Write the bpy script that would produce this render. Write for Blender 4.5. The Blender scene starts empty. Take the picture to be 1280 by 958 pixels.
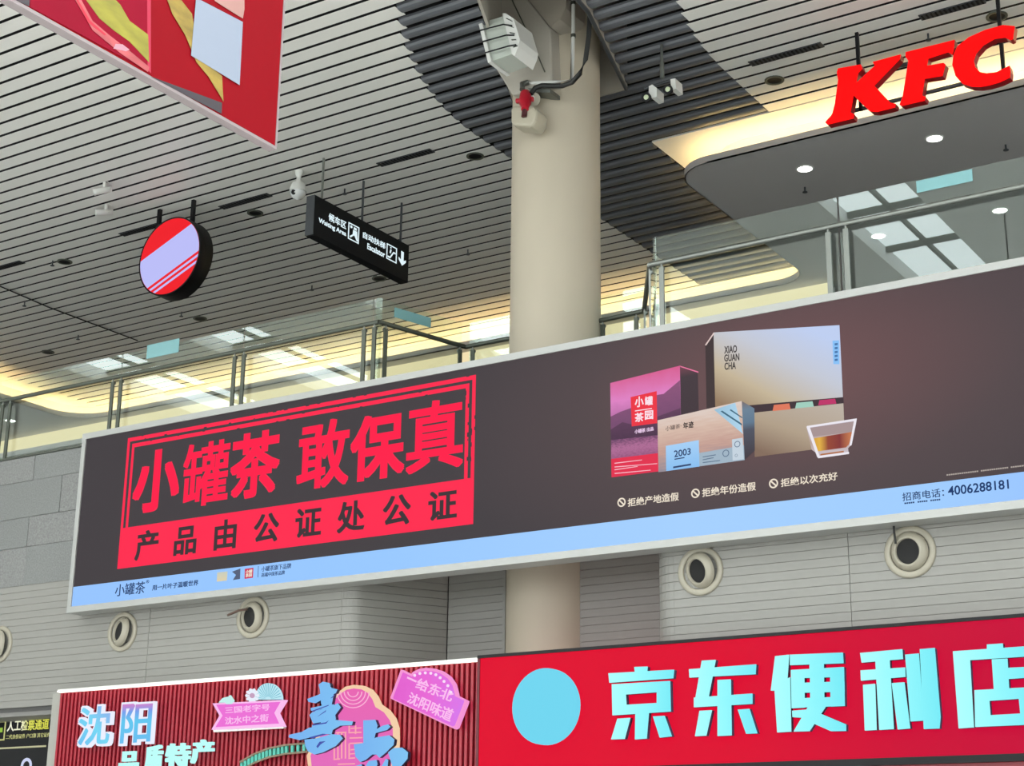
import bpy, bmesh, math, random
from mathutils import Vector, Matrix
random.seed(7)
SC = bpy.context.scene
COL = SC.collection

# ------------------------------------------------------------------ camera
FPX = 2074.0
YAW, PITCH, ROLL = math.radians(32.8807), math.radians(17.0917), math.radians(0.6981)
CAM = Vector((0.0, 0.0, 1.6))
_f = Vector((-math.sin(YAW)*math.cos(PITCH), math.cos(YAW)*math.cos(PITCH), math.sin(PITCH)))
_r0 = Vector((math.cos(YAW), math.sin(YAW), 0)); _u0 = _r0.cross(_f)
CR = _r0*math.cos(ROLL) + _u0*math.sin(ROLL)
CU = -_r0*math.sin(ROLL) + _u0*math.cos(ROLL)
cam = bpy.data.cameras.new('camera'); camo = bpy.data.objects.new('camera', cam); COL.objects.link(camo)
cam.sensor_width = 36.0; cam.lens = 36.0*FPX/1280.0; cam.clip_end = 500
camo.matrix_world = Matrix(((CR.x, CU.x, -_f.x, CAM.x), (CR.y, CU.y, -_f.y, CAM.y), (CR.z, CU.z, -_f.z, CAM.z), (0, 0, 0, 1)))
SC.camera = camo

# ------------------------------------------------------------------ light and exposure
EXPO = 0.0
SC.view_settings.view_transform = 'Standard'; SC.view_settings.look = 'None'
SC.view_settings.exposure = EXPO; SC.view_settings.gamma = 1.0; SC.view_settings.use_curve_mapping = False
W = bpy.data.worlds.new('overcast_sky'); SC.world = W; W.use_nodes = True
W.node_tree.nodes['Background'].inputs[0].default_value = (0.92, 0.98, 1.0, 1)
W.node_tree.nodes['Background'].inputs[1].default_value = 5.0

# ------------------------------------------------------------------ measuring helpers (a pixel of the photograph seen on a plane of the place)
def ray(px, py):
    return CR*((px-640.0)/FPX) + CU*((479.0-py)/FPX) + _f
def onY(px, py, Y): d = ray(px, py); return CAM + d*((Y-CAM.y)/d.y)
def onX(px, py, X): d = ray(px, py); return CAM + d*((X-CAM.x)/d.x)
def onZ(px, py, Z): d = ray(px, py); return CAM + d*((Z-CAM.z)/d.z)
def lin(c):
    c = c/255.0
    return c/12.92 if c <= 0.04045 else ((c+0.055)/1.055)**2.4
def L3(rgb): return tuple(lin(v) for v in rgb)

# ------------------------------------------------------------------ materials
MATS = {}
def mat(name, rgb, rough=0.5, metal=0.0, noise=0.0, nscale=6.0, bump=0.0, spec=0.5, stretch=(1, 1, 1)):
    if name in MATS: return MATS[name]
    m = bpy.data.materials.new(name); m.use_nodes = True
    nt = m.node_tree; b = nt.nodes['Principled BSDF']
    c = L3(rgb)
    b.inputs['Base Color'].default_value = (*c, 1)
    b.inputs['Roughness'].default_value = rough; b.inputs['Metallic'].default_value = metal
    b.inputs['Specular IOR Level'].default_value = spec
    if noise or bump:
        tc = nt.nodes.new('ShaderNodeTexCoord'); mp = nt.nodes.new('ShaderNodeMapping'); mp.inputs['Scale'].default_value = stretch
        n = nt.nodes.new('ShaderNodeTexNoise'); n.inputs['Scale'].default_value = nscale; n.inputs['Detail'].default_value = 6
        nt.links.new(tc.outputs['Object'], mp.inputs[0]); nt.links.new(mp.outputs[0], n.inputs['Vector'])
        if noise:
            rp = nt.nodes.new('ShaderNodeValToRGB')
            rp.color_ramp.elements[0].position = 0.25; rp.color_ramp.elements[1].position = 0.75
            rp.color_ramp.elements[0].color = (*[v*(1-noise) for v in c], 1)
            rp.color_ramp.elements[1].color = (*[min(1, v*(1+noise)) for v in c], 1)
            nt.links.new(n.outputs['Fac'], rp.inputs[0]); nt.links.new(rp.outputs[0], b.inputs['Base Color'])
        if bump:
            bp = nt.nodes.new('ShaderNodeBump'); bp.inputs['Strength'].default_value = bump; bp.inputs['Distance'].default_value = 0.01
            nt.links.new(n.outputs['Fac'], bp.inputs['Height']); nt.links.new(bp.outputs[0], b.inputs['Normal'])
    MATS[name] = m; return m
def emit(name, rgb, gain=1.0, rough=0.4):
    """a lit sign face: gives off the light that shows as this colour"""
    if name in MATS: return MATS[name]
    m = bpy.data.materials.new(name); m.use_nodes = True
    b = m.node_tree.nodes['Principled BSDF']; c = L3(rgb)
    b.inputs['Base Color'].default_value = (0.004, 0.004, 0.004, 1); b.inputs['Roughness'].default_value = 0.6
    b.inputs['Specular IOR Level'].default_value = 0.03
    b.inputs['Emission Color'].default_value = (*c, 1); b.inputs['Emission Strength'].default_value = gain*2.0**(-EXPO)
    MATS[name] = m; return m
def emit_grad(name, stops, axis='X', gain=1.0, noise=0.0, nscale=5.0, rot=0.0, stretch=(1, 1, 1)):
    """lit print with a colour run across the piece (Generated coordinates of the piece itself)"""
    if name in MATS: return MATS[name]
    m = bpy.data.materials.new(name); m.use_nodes = True; nt = m.node_tree; b = nt.nodes['Principled BSDF']
    b.inputs['Base Color'].default_value = (0.004, 0.004, 0.004, 1); b.inputs['Roughness'].default_value = 0.6; b.inputs['Specular IOR Level'].default_value = 0.03
    tc = nt.nodes.new('ShaderNodeTexCoord'); sp = nt.nodes.new('ShaderNodeSeparateXYZ'); nt.links.new(tc.outputs['Generated'], sp.inputs[0])
    fac = sp.outputs[axis] if axis in 'XYZ' and len(axis) == 1 else None
    if axis == 'XZ':
        ad = nt.nodes.new('ShaderNodeMath'); ad.operation = 'ADD'; nt.links.new(sp.outputs['X'], ad.inputs[0]); nt.links.new(sp.outputs['Z'], ad.inputs[1])
        hf = nt.nodes.new('ShaderNodeMath'); hf.operation = 'MULTIPLY'; hf.inputs[1].default_value = 0.5; nt.links.new(ad.outputs[0], hf.inputs[0]); fac = hf.outputs[0]
    if noise:
        mp = nt.nodes.new('ShaderNodeMapping'); mp.inputs['Scale'].default_value = stretch; mp.inputs['Rotation'].default_value = (0, rot, 0)
        nt.links.new(tc.outputs['Object'], mp.inputs[0])
        n = nt.nodes.new('ShaderNodeTexNoise'); n.inputs['Scale'].default_value = nscale; n.inputs['Detail'].default_value = 5
        nt.links.new(mp.outputs[0], n.inputs['Vector'])
        ma = nt.nodes.new('ShaderNodeMath'); ma.operation = 'MULTIPLY_ADD'; ma.inputs[1].default_value = noise; nt.links.new(n.outputs['Fac'], ma.inputs[0])
        sb = nt.nodes.new('ShaderNodeMath'); sb.operation = 'SUBTRACT'; sb.inputs[1].default_value = noise*0.5; nt.links.new(fac, sb.inputs[0])
        nt.links.new(sb.outputs[0], ma.inputs[2]); fac = ma.outputs[0]
    rp = nt.nodes.new('ShaderNodeValToRGB'); els = rp.color_ramp.elements
    while len(els) < len(stops): els.new(0.5)
    for e, (p, c) in zip(els, stops): e.position = p; e.color = (*L3(c), 1)
    nt.links.new(fac, rp.inputs[0]); nt.links.new(rp.outputs[0], b.inputs['Emission Color'])
    b.inputs['Emission Strength'].default_value = gain*2.0**(-EXPO)
    MATS[name] = m; return m
def glass_mat(name, tint=(0.93, 0.985, 0.965)):
    if name in MATS: return MATS[name]
    m = bpy.data.materials.new(name); m.use_nodes = True; nt = m.node_tree; nt.nodes.clear()
    o = nt.nodes.new('ShaderNodeOutputMaterial'); mx = nt.nodes.new('ShaderNodeMixShader'); fr = nt.nodes.new('ShaderNodeFresnel'); fr.inputs[0].default_value = 1.52
    t = nt.nodes.new('ShaderNodeBsdfTransparent'); t.inputs[0].default_value = (*tint, 1)
    g = nt.nodes.new('ShaderNodeBsdfGlossy'); g.inputs['Roughness'].default_value = 0.0; g.inputs['Color'].default_value = (0.95, 1, 0.98, 1)
    ge = nt.nodes.new('ShaderNodeNewGeometry'); io = nt.nodes.new('ShaderNodeMix'); io.inputs[2].default_value = 1.7; io.inputs[3].default_value = 1/1.7
    nt.links.new(ge.outputs['Backfacing'], io.inputs[0]); nt.links.new(io.outputs[0], fr.inputs[0])
    nt.links.new(fr.outputs[0], mx.inputs[0]); nt.links.new(t.outputs[0], mx.inputs[1]); nt.links.new(g.outputs[0], mx.inputs[2]); nt.links.new(mx.outputs[0], o.inputs[0])
    MATS[name] = m; return m

M_CLAD = mat('painted_cladding', (130, 128, 122), 0.5, noise=0.03, nscale=1.5)
M_CLADBACK = mat('cladding_joint', (84, 83, 81), 0.8)
M_GRANITE = mat('grey_granite', (114, 115, 113), 0.28, noise=0.3, nscale=45, bump=0.02)
M_JOINT = mat('stone_joint', (92, 92, 90), 0.9)
M_COLUMN = mat('cream_painted_column', (176, 166, 147), 0.6, noise=0.035, nscale=1.6, stretch=(1, 1, 0.35))
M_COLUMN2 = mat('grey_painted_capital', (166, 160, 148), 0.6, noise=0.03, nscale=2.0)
M_SLAT = mat('aluminium_ceiling_slat', (222, 220, 213), 0.38, noise=0.02, nscale=0.7)
M_DARKSLAT = mat('charcoal_ceiling_tube', (90, 92, 96), 0.45)
M_PLENUM = mat('black_plenum', (12, 12, 12), 0.9)
M_GYPSUM = mat('white_gypsum', (228, 228, 226), 0.7)
M_SOFFIT = mat('grey_soffit', (196, 192, 190), 0.6)
M_FLOOR = mat('pale_terrazzo', (234, 234, 231), 0.35, noise=0.06, nscale=20)
M_STEEL = mat('brushed_steel', (126, 129, 123), 0.4, metal=0.8)
M_STEELD = mat('weathered_steel', (84, 88, 79), 0.5, metal=0.6)
M_ALU = mat('silver_frame', (158, 158, 154), 0.45, metal=0.2)
M_BLACK = mat('black_metal', (12, 12, 14), 0.5, spec=0.25)
M_DARKGREY = mat('dark_grey_metal', (52, 55, 58), 0.5)
M_WHITE = mat('white_plastic', (204, 204, 198), 0.45)
M_BEIGE = mat('beige_paint', (166, 159, 140), 0.5, noise=0.03, nscale=3)
M_NOZZLE = mat('beige_nozzle_paint', (150, 144, 128), 0.42)
M_RED_SLAT = mat('red_lacquered_slat', (150, 26, 42), 0.4)
M_RED_BACK = mat('deep_red_backing', (58, 4, 10), 0.6)
M_REDPAINT = mat('red_valve_paint', (170, 22, 40), 0.4)
M_RUBBER = mat('black_rubber', (28, 28, 26), 0.6)
M_GLASS = glass_mat('balustrade_glass')
M_WARM = emit('warm_led_strip', (255, 218, 146), 44.0)
M_DOWN = emit('downlight_lens', (255, 252, 245), 9.0)

# ------------------------------------------------------------------ building helpers
WPOS = {}
def wpos(o): return WPOS.get(o.name, Vector((0, 0, 0))) if o else Vector((0, 0, 0))
def thing(name, loc, label=None, cat=None, group=None, kind=None):
    o = bpy.data.objects.new(name, None); COL.objects.link(o); o.empty_display_size = 0.2
    o.location = loc; WPOS[o.name] = Vector(loc); tag(o, label, cat, group, kind); return o
def tag(o, label=None, cat=None, group=None, kind=None):
    if label: o['label'] = label
    if cat: o['category'] = cat
    if group: o['group'] = group
    if kind: o['kind'] = kind
    return o
def link(name, me, loc, parent=None, scale=None, rot=None):
    o = bpy.data.objects.new(name, me); COL.objects.link(o)
    WPOS[o.name] = Vector(loc)
    if parent: o.parent = parent; o.location = Vector(loc) - wpos(parent)
    else: o.location = loc
    if scale: o.scale = scale
    if rot: o.rotation_euler = rot
    return o
class MB:
    def __init__(s): s.v = []; s.f = []; s.sm = []
    def add(s, vs, fs, smooth=False):
        k = len(s.v); s.v += [Vector(p) for p in vs]; s.f += [tuple(i+k for i in f) for f in fs]; s.sm += [smooth]*len(fs); return s
    def box(s, x0, x1, y0, y1, z0, z1):
        return s.add([(x0,y0,z0),(x1,y0,z0),(x1,y1,z0),(x0,y1,z0),(x0,y0,z1),(x1,y0,z1),(x1,y1,z1),(x0,y1,z1)],
                     [(0,3,2,1),(4,5,6,7),(0,1,5,4),(1,2,6,5),(2,3,7,6),(3,0,4,7)])
    def prism(s, pts, off):
        """polygon (3-D points) pushed along the vector off"""
        n = len(pts); off = Vector(off); a = [Vector(p) for p in pts]; b = [p+off for p in a]
        return s.add(a+b, [tuple(range(n)), tuple(range(2*n-1, n-1, -1))] + [(i, i+n, (i+1) % n+n, (i+1) % n) for i in range(n)])
    def tube(s, path, r, n=10, cap=True):
        path = [Vector(p) for p in path]; rings = []
        for i, p in enumerate(path):
            t = (path[min(i+1, len(path)-1)] - path[max(i-1, 0)]).normalized()
            ref = Vector((0, 0, 1)) if abs(t.z) < 0.9 else Vector((1, 0, 0))
            a = t.cross(ref).normalized(); b = a.cross(t)
            rr = r[i] if isinstance(r, (list, tuple)) else r
            rings.append([p + a*math.cos(2*math.pi*k/n)*rr + b*math.sin(2*math.pi*k/n)*rr for k in range(n)])
        vs = [q for g in rings for q in g]; fs = []
        for i in range(len(path)-1):
            for k in range(n):
                fs.append((i*n+k, i*n+(k+1) % n, (i+1)*n+(k+1) % n, (i+1)*n+k))
        s.add(vs, fs, True)
        if cap: s.add(rings[0], [tuple(range(n-1, -1, -1))]); s.add(rings[-1], [tuple(range(n))])
        return s
    def lathe(s, c, axis, prof, n=32):
        """prof: (distance along axis, radius)"""
        axis = Vector(axis).normalized(); ref = Vector((0, 0, 1)) if abs(axis.z) < 0.9 else Vector((1, 0, 0))
        a = axis.cross(ref).normalized(); b = a.cross(axis); c = Vector(c)
        vs = [c + axis*d + (a*math.cos(2*math.pi*k/n) + b*math.sin(2*math.pi*k/n))*max(r, 1e-4) for d, r in prof for k in range(n)]
        fs = [(i*n+k, i*n+(k+1) % n, (i+1)*n+(k+1) % n, (i+1)*n+k) for i in range(len(prof)-1) for k in range(n)]
        return s.add(vs, fs, True)
    def mesh(s, name, m, origin):
        me = bpy.data.meshes.new(name); me.from_pydata([tuple(v-origin) for v in s.v], [], s.f)
        for p, q in zip(me.polygons, s.sm): p.use_smooth = q
        bm = bmesh.new(); bm.from_mesh(me); bmesh.ops.recalc_face_normals(bm, faces=bm.faces); bm.to_mesh(me); bm.free()
        me.materials.append(m); return me
    def build(s, name, m, parent=None, bevel=0.0, **kw):
        lo = Vector([min(v[i] for v in s.v) for i in range(3)]); hi = Vector([max(v[i] for v in s.v) for i in range(3)])
        c = (lo+hi)/2
        o = link(name, s.mesh(name, m, c), c, parent)
        if bevel:
            b = o.modifiers.new('bevel', 'BEVEL'); b.width = bevel; b.segments = 2; b.limit_method = 'ANGLE'; b.angle_limit = math.radians(40)
        tag(o, **kw); return o
def boxo(name, m, parent, x0, x1, y0, y1, z0, z1, **kw): return MB().box(x0, x1, y0, y1, z0, z1).build(name, m, parent, **kw)

def polyY(pxs, Y, depth, name, m, parent, **kw):
    """flat piece traced on the plane Y, given its own thickness away from the viewer"""
    return MB().prism([onY(x, y, Y) for x, y in pxs], (0, depth, 0)).build(name, m, parent, **kw)
def polysY(polys, Y, depth, name, m, parent, **kw):
    b = MB()
    for k, pxs in enumerate(polys): b.prism([onY(x, y, Y) for x, y in pxs], (0, depth, 0))
    return b.build(name, m, parent, **kw)

def text_mesh(body, bold=0.0, extrude=0.0):
    cu = bpy.data.curves.new('t', 'FONT'); cu.body = body; cu.size = 1.0; cu.offset = bold; cu.extrude = extrude; cu.resolution_u = 3
    ob = bpy.data.objects.new('t', cu); COL.objects.link(ob)
    dg = bpy.context.evaluated_depsgraph_get(); dg.update()
    me = bpy.data.meshes.new_from_object(ob.evaluated_get(dg))
    bpy.data.objects.remove(ob); bpy.data.curves.remove(cu); return me
def text_on(name, body, m, parent, frame, bold=0.0, depth=0.004, **kw):
    """frame(u, v, d) -> world point, u to the right, v up, d towards the viewer; the text fills it"""
    me = text_mesh(body, min(bold, 0.004), 0.5)
    vs0 = [v.co.copy() for v in me.vertices]; fs0 = [tuple(p.vertices) for p in me.polygons]
    if not vs0: return None
    sh = [(0, 0)]
    if bold > 0.004: sh = [(bold*a_, bold*b_) for a_ in (-1, 0, 1) for b_ in (-1, 0, 1)]
    vs = []; fs = []
    for a_, b_ in sh:
        k_ = len(vs); vs += [v+Vector((a_, b_, 0)) for v in vs0]; fs += [tuple(i+k_ for i in f) for f in fs0]
    x0, x1 = min(v.x for v in vs), max(v.x for v in vs); y0, y1 = min(v.y for v in vs), max(v.y for v in vs)
    b = MB(); b.v = [Vector(frame((v.x-x0)/max(x1-x0, 1e-6), (v.y-y0)/max(y1-y0, 1e-6), (v.z+0.5)*depth)) for v in vs]
    b.f = fs; b.sm = [False]*len(b.f)
    bpy.data.meshes.remove(me)
    return b.build(name, m, parent, **kw)
def frameY(l, r, t, b, Y):
    X0, X1 = onY(*l, Y).x, onY(*r, Y).x; Z1, Z0 = onY(*t, Y).z, onY(*b, Y).z
    return lambda u, v, d: (X0+(X1-X0)*u, Y-d, Z0+(Z1-Z0)*v)
def frameX(l, r, t, b, X):
    Y0, Y1 = onX(*l, X).y, onX(*r, X).y
    # top and bottom are measured as heights of the lettering
    Z1, Z0 = onX(*t, X).z, onX(*b, X).z
    return lambda u, v, d: (X+d, Y0+(Y1-Y0)*u, Z0+(Z1-Z0)*v)
def frameQ(tl, tr, br, bl, Y):
    P = [onY(*q, Y) for q in (tl, tr, br, bl)]
    def fr(u, v, d):
        top = P[0].lerp(P[1], u); bot = P[3].lerp(P[2], u); q = bot.lerp(top, v); return (q.x, Y-d, q.z)
    return fr
def ringY(cx, cz, Y, r0, r1, depth, name, m, parent, n=24, sx=1.0, **kw):
    b = MB(); vs = []; fs = []
    for k in range(n):
        a = 2*math.pi*k/n; c, s_ = math.cos(a)*sx, math.sin(a)
        vs += [(cx+c*r0, Y, cz+s_*r0), (cx+c*r1, Y, cz+s_*r1), (cx+c*r0, Y+depth, cz+s_*r0), (cx+c*r1, Y+depth, cz+s_*r1)]
    for k in range(n):
        a, c = 4*k, 4*((k+1) % n)
        fs += [(a, a+1, c+1, c), (a+2, c+2, c+3, a+3), (a+1, a+3, c+3, c+1), (a, c, c+2, a+2)]
    return b.add(vs, fs).build(name, m, parent, **kw)
def crop(pts, x0, y0, s): return [(x0+x*s, y0+y*s) for x, y in pts]

ZC = 12.6          # slatted ceiling of the upper level
ZS = 12.15         # dropped soffits
YB = 16.08         # face of the long screen
YW = 16.36         # face of the cladding

# ================================================================== STRUCTURE
boxo('floor', M_FLOOR, None, -60, 30, -40, 36, -0.2, 0, label='pale terrazzo floor of the station hall', cat='floor', kind='structure')
MB().box(-44, 26, -17.3, -17, 0, 3.2).box(-44, 26, -17.3, -17, 12.0, 13.2).box(-44, -40, -17.3, -17, 3.2, 12.0).box(-23, -20, -17.3, -17, 3.2, 12.0).box(-3, 0, -17.3, -17, 3.2, 12.0).box(20, 26, -17.3, -17, 3.2, 12.0).build('wall_back', M_GYPSUM, None, label='pale unseen wall behind the viewer, tall openings added to let in frontal light', cat='wall', kind='structure')  # unseen; blocks the low sky, openings added for frontal daylight on the facade
boxo('wall_left', M_GYPSUM, None, -44.3, -44, -17, 16.3, 0, 13.2, label='plain pale unseen side wall of the hall far to the left, added to block low light', cat='wall', kind='structure')  # out of view, added to shut out low daylight from the left
boxo('wall_right', M_GYPSUM, None, 26, 26.3, -17, 36, 0, 13.2, label='plain pale unseen side wall of the hall far to the right, added to block low light', cat='wall', kind='structure')  # out of view too, keeps low daylight from coming in at the right
boxo('upper_floor', mat('dark_stone_floor', (98, 96, 94), 0.4), None, -50, 8, 18.6, 36, 7.45, 7.75, label='concrete floor slab of the upper level behind the glass railing', cat='floor', kind='structure')

# ---- facade wall with cladding planks
XA, XR = -13.09, -8.70      # where the left bay starts to curve in; right bay corner
RC = 0.30                   # corner radius
YR = 17.52                  # back of the recess round the column
HD = math.atan2(YR-16.62, -12.28+12.79)                # heading of the splayed left cheek
P_BACK = Vector((-12.28, YR, 0))
T_ = (-12.28 - (YR-YW)/math.tan(HD)) - XA               # tangent length of the curve
RL = T_/math.tan(HD/2)
ARC = [Vector((XA + RL*math.sin(HD*k/8), YW + RL*(1-math.cos(HD*k/8)), 0)) for k in range(9)]
wall = MB()
wall.box(-40, XA-0.02, YW+0.05, 18.6, 3.99, 7.5)
inn = [Vector((math.sin(HD*k/8), -math.cos(HD*k/8), 0))*-0.05 for k in range(9)]
wall.prism([Vector((XA-0.03, 18.6, 3.0))] + [a+b_+Vector((0, 0, 3.0)) for a, b_ in zip(ARC, inn)] + [P_BACK+inn[-1]+Vector((0, 0, 3.0)), Vector((-12.3, 18.6, 3.0))], (0, 0, 4.5))
wall.box(-12.3, -11.36, YR+0.05, 18.6, 3.0, 7.5); wall.box(-10.33, XR+0.1, YR+0.05, 18.6, 3.0, 7.5)
wall.box(XR+0.06, 8, YW+RC, 18.6, 0, 7.5); wall.box(XR+RC, 8, YW+0.05, 18.6, 0, 7.5)
WF = wall.build('wall_front', M_CLADBACK, None, label='shop front wall clad in pale horizontal planks under the screen', cat='wall', kind='structure')
PITCHZ = 0.0985; GAP = 0.0045
seam_l = onY(187, 780, YW).x; seam_r = onY(1062, 720, YW).x
bayw = 2.36*1.5
def bays(x0, x1, anchor, w):
    xs = [x0, x1]; k = anchor
    while k < x1:
        if k > x0: xs.append(k)
        k += w
    k = anchor - w
    while k > x0:
        if k < x1: xs.append(k)
        k -= w
    return sorted(set(xs))
BL = bays(-31.0, XA, seam_l, XA-seam_l) ; BR = bays(XR+RC, 3.0, seam_r, seam_r-(XR+RC))
unit_plank = MB().box(-0.5, 0.5, 0, 0.03, -0.5, 0.5).mesh('plank', M_CLAD, Vector((0, 0, 0)))
unit_plank_side = MB().box(0, 0.03, -0.5, 0.5, -0.5, 0.5).mesh('plank_side', M_CLAD, Vector((0, 0, 0)))
def corner_plank(sign):
    b = MB(); n = 8; vs = []; h = (PITCHZ-GAP)/2
    for k in range(n+1):
        a = math.pi/2*k/n
        for r in (RC, RC-0.03):
            x = sign*(-RC + r*math.sin(a)); y = RC - r*math.cos(a)
            vs += [(x, y, -h), (x, y, h)]
    fs = []
    for k in range(n):
        a = 4*k; c = 4*(k+1)
        fs += [(a, c, c+1, a+1), (a+2, a+3, c+3, c+2), (a+1, c+1, c+3, a+3), (a, a+2, c+2, c)]
    b.add(vs, fs, False); return b.mesh('corner_plank', M_CLAD, Vector((0, 0, 0)))
cpr = corner_plank(-1)
hz = (PITCHZ-GAP)/2
ca = MB()
for k in range(8):
    n0, n1 = inn[k]*0.6, inn[k+1]*0.6
    ca.add([ARC[k]+Vector((0,0,-hz)), ARC[k+1]+Vector((0,0,-hz)), ARC[k+1]+n1+Vector((0,0,-hz)), ARC[k]+n0+Vector((0,0,-hz)), ARC[k]+Vector((0,0,hz)), ARC[k+1]+Vector((0,0,hz)), ARC[k+1]+n1+Vector((0,0,hz)), ARC[k]+n0+Vector((0,0,hz))],
           [(0,3,2,1),(4,5,6,7),(0,1,5,4),(2,3,7,6)])
ca_me = ca.mesh('corner_plank', M_CLAD, Vector((0, 0, 0)))
ck = MB().prism([ARC[-1]+Vector((0,0,-hz)), P_BACK+Vector((0,0,-hz)), P_BACK+inn[-1]*0.6+Vector((0,0,-hz)), ARC[-1]+inn[-1]*0.6+Vector((0,0,-hz))], (0, 0, 2*hz)).mesh('cheek_plank', M_CLAD, Vector((0, 0, 0)))
Z0W = 4.045
for i in range(19):
    z = Z0W + PITCHZ*(i+0.5)
    if z > 5.95: break
    for B in (BL, BR):
        for x0, x1 in zip(B, B[1:]):
            link('plank', unit_plank, ((x0+x1)/2, YW, z), WF, (x1-x0-0.006, 1, PITCHZ-GAP))
    link('corner_plank', ca_me, (0, 0, z), WF); link('cheek_plank', ck, (0, 0, z), WF); link('corner_plank', cpr, (XR, YW, z), WF)
    link('plank', unit_plank_side, (XR, (YW+RC+YR)/2, z), WF, (1, YR-YW-RC-0.004, PITCHZ-GAP))
    for x0, x1 in ((-12.27, -11.40), (-10.37, XR)):
        link('plank', unit_plank, ((x0+x1)/2, YR, z), WF, (x1-x0-0.012, 1, PITCHZ-GAP))
for x in (-11.40, -10.36): boxo('corner_bead', M_CLAD, WF, x-0.02, x+0.02, YR-0.012, YR+0.03, 3.9, 6.0)

# ---- granite parapet on the left of the screen
zt = 7.78
boxo('wall_parapet', M_JOINT, None, -40, -12.6, YW+0.02, 16.75, 5.8, zt-0.01, label='grey granite parapet left of the long screen', cat='wall', kind='structure')
WP = bpy.data.objects['wall_parapet']
zs = [5.81, onY(40, 683, YW).z, onY(40, 646, YW).z, onY(40, 601, YW).z, zt]
xs_rows = [(onY(33, 700, YW).x, 1.35), (onY(36, 660, YW).x, 1.35), (onY(38, 625, YW).x-0.7, 1.35), (onY(44, 580, YW).x, 1.35)]
tone = [mat('grey_granite_b', (112, 113, 111), 0.3, noise=0.3, nscale=50, bump=0.02), M_GRANITE, mat('grey_granite_c', (117, 117, 115), 0.26, noise=0.3, nscale=40, bump=0.02)]
for j in range(4):
    z0, z1 = zs[j], zs[j+1]; a, w = xs_rows[j]; x = a - 8*w; k = 0
    while x < -16.5:
        boxo('granite_slab', tone[(k*2+j) % 3], WP, x+0.003, x+w-0.003, YW-0.012+0.004*((k+j) % 2), YW+0.03, z0+0.003, z1-0.003); x += w; k += 1
boxo('coping', M_STEELD, WP, -32, -17.7, YW-0.03, YW+0.35, zt, zt+0.03)

# ---- column with forked head
CXY = Vector((-10.833, 17.8, 0)); RCOL = 0.6087
CO = thing('column', (CXY.x, CXY.y, 0), 'round cream concrete column with forked head behind the screen', 'column', kind='structure')
MB().lathe((CXY.x, CXY.y, 0), (0, 0, 1), [(0, RCOL), (7.9, RCOL), (8.72, RCOL), (8.73, RCOL*0.995), (14.6, RCOL*0.995)], 64).build('shaft', M_COLUMN, CO)
yA = 17.08
MB().prism([onY(x, y, yA) for x, y in ((640, 119), (605, 62), (580, 0), (570, -45), (640, -45), (660, 0), (688, 35), (690, 104), (664, 113))], (0, 0.75, 0)).build('arm', M_COLUMN2, CO, bevel=0.025)
MB().prism([onY(x, y, yA-0.03) for x, y in ((636, -45), (660, -1), (688, 34), (700, 24), (707, 10), (711, -45))], (0, 0.5, 0)).build('arch_shade', mat('arch_shade_grey', (150, 142, 130), 0.6), CO)  # grey piece stands in for the shade inside the arched recess
MB().tube([onY(640, 0, yA-0.005), onY(664, 50, yA-0.005), onY(681, 90, yA-0.005)], 0.008, 6).build('seam', M_STEELD, CO)
# lining of the ceiling opening the column passes through
OPR = lambda Y_: -9.62 - (Y_-16.59)*0.29 if Y_ > 16.59 else -9.62 + (16.59-Y_)*0.12
_a, _b = onZ(640, 119, ZC-0.05), onZ(598.5, 0, ZC-0.05)
OPL = lambda Y_: _b.x + (_a.x-_b.x)*(Y_-_b.y)/(_a.y-_b.y)
YO0, YO1 = 14.6, 18.74   # front and far end of the opening
lin_pts = [Vector((OPR(YO0), YO0, 0)), Vector((OPR(16.59), 16.59, 0)), Vector((OPR(YO1), YO1, 0)), Vector((OPL(YO1), YO1, 0)), Vector((OPL(16.59), 16.59, 0)), Vector((OPL(YO0), YO0, 0))]
lb = MB()
for k in range(6):
    p_, q_ = lin_pts[k], lin_pts[(k+1) % 6]
    lb.add([p_+Vector((0,0,ZC-0.06)), q_+Vector((0,0,ZC-0.06)), q_+Vector((0,0,14.5)), p_+Vector((0,0,14.5))], [(0, 1, 2, 3)])
lb.add([p_+Vector((0,0,14.5)) for p_ in lin_pts], [tuple(range(6))])
lo = lb.build('opening_lining', M_COLUMN2, CO)
sm_ = lo.modifiers.new('thickness', 'SOLIDIFY'); sm_.thickness = 0.04; sm_.offset = 0
MB().tube([p_+Vector((0, 0, ZC-0.06)) for p_ in lin_pts[:3]], 0.03, 8).build('opening_rim', M_DARKGREY, CO)
# white conduit on the column head
PC = thing('conduit', onY(716, 100, 17.12), 'thin white conduit running down the column head', 'pipe')
MB().tube([onY(717, -40, 17.16), onY(716.5, 40, 17.16), onY(715, 100, 17.12), onY(690, 103, 17.08), onY(660, 104, 17.08)], 0.026, 8).build('pipe', M_WHITE, PC)
for y in (45, 4): MB().tube([onY(716.5, y-2, 17.16), onY(716.5, y+2, 17.16)], 0.036, 8).build('clip', M_STEELD, PC)

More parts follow.
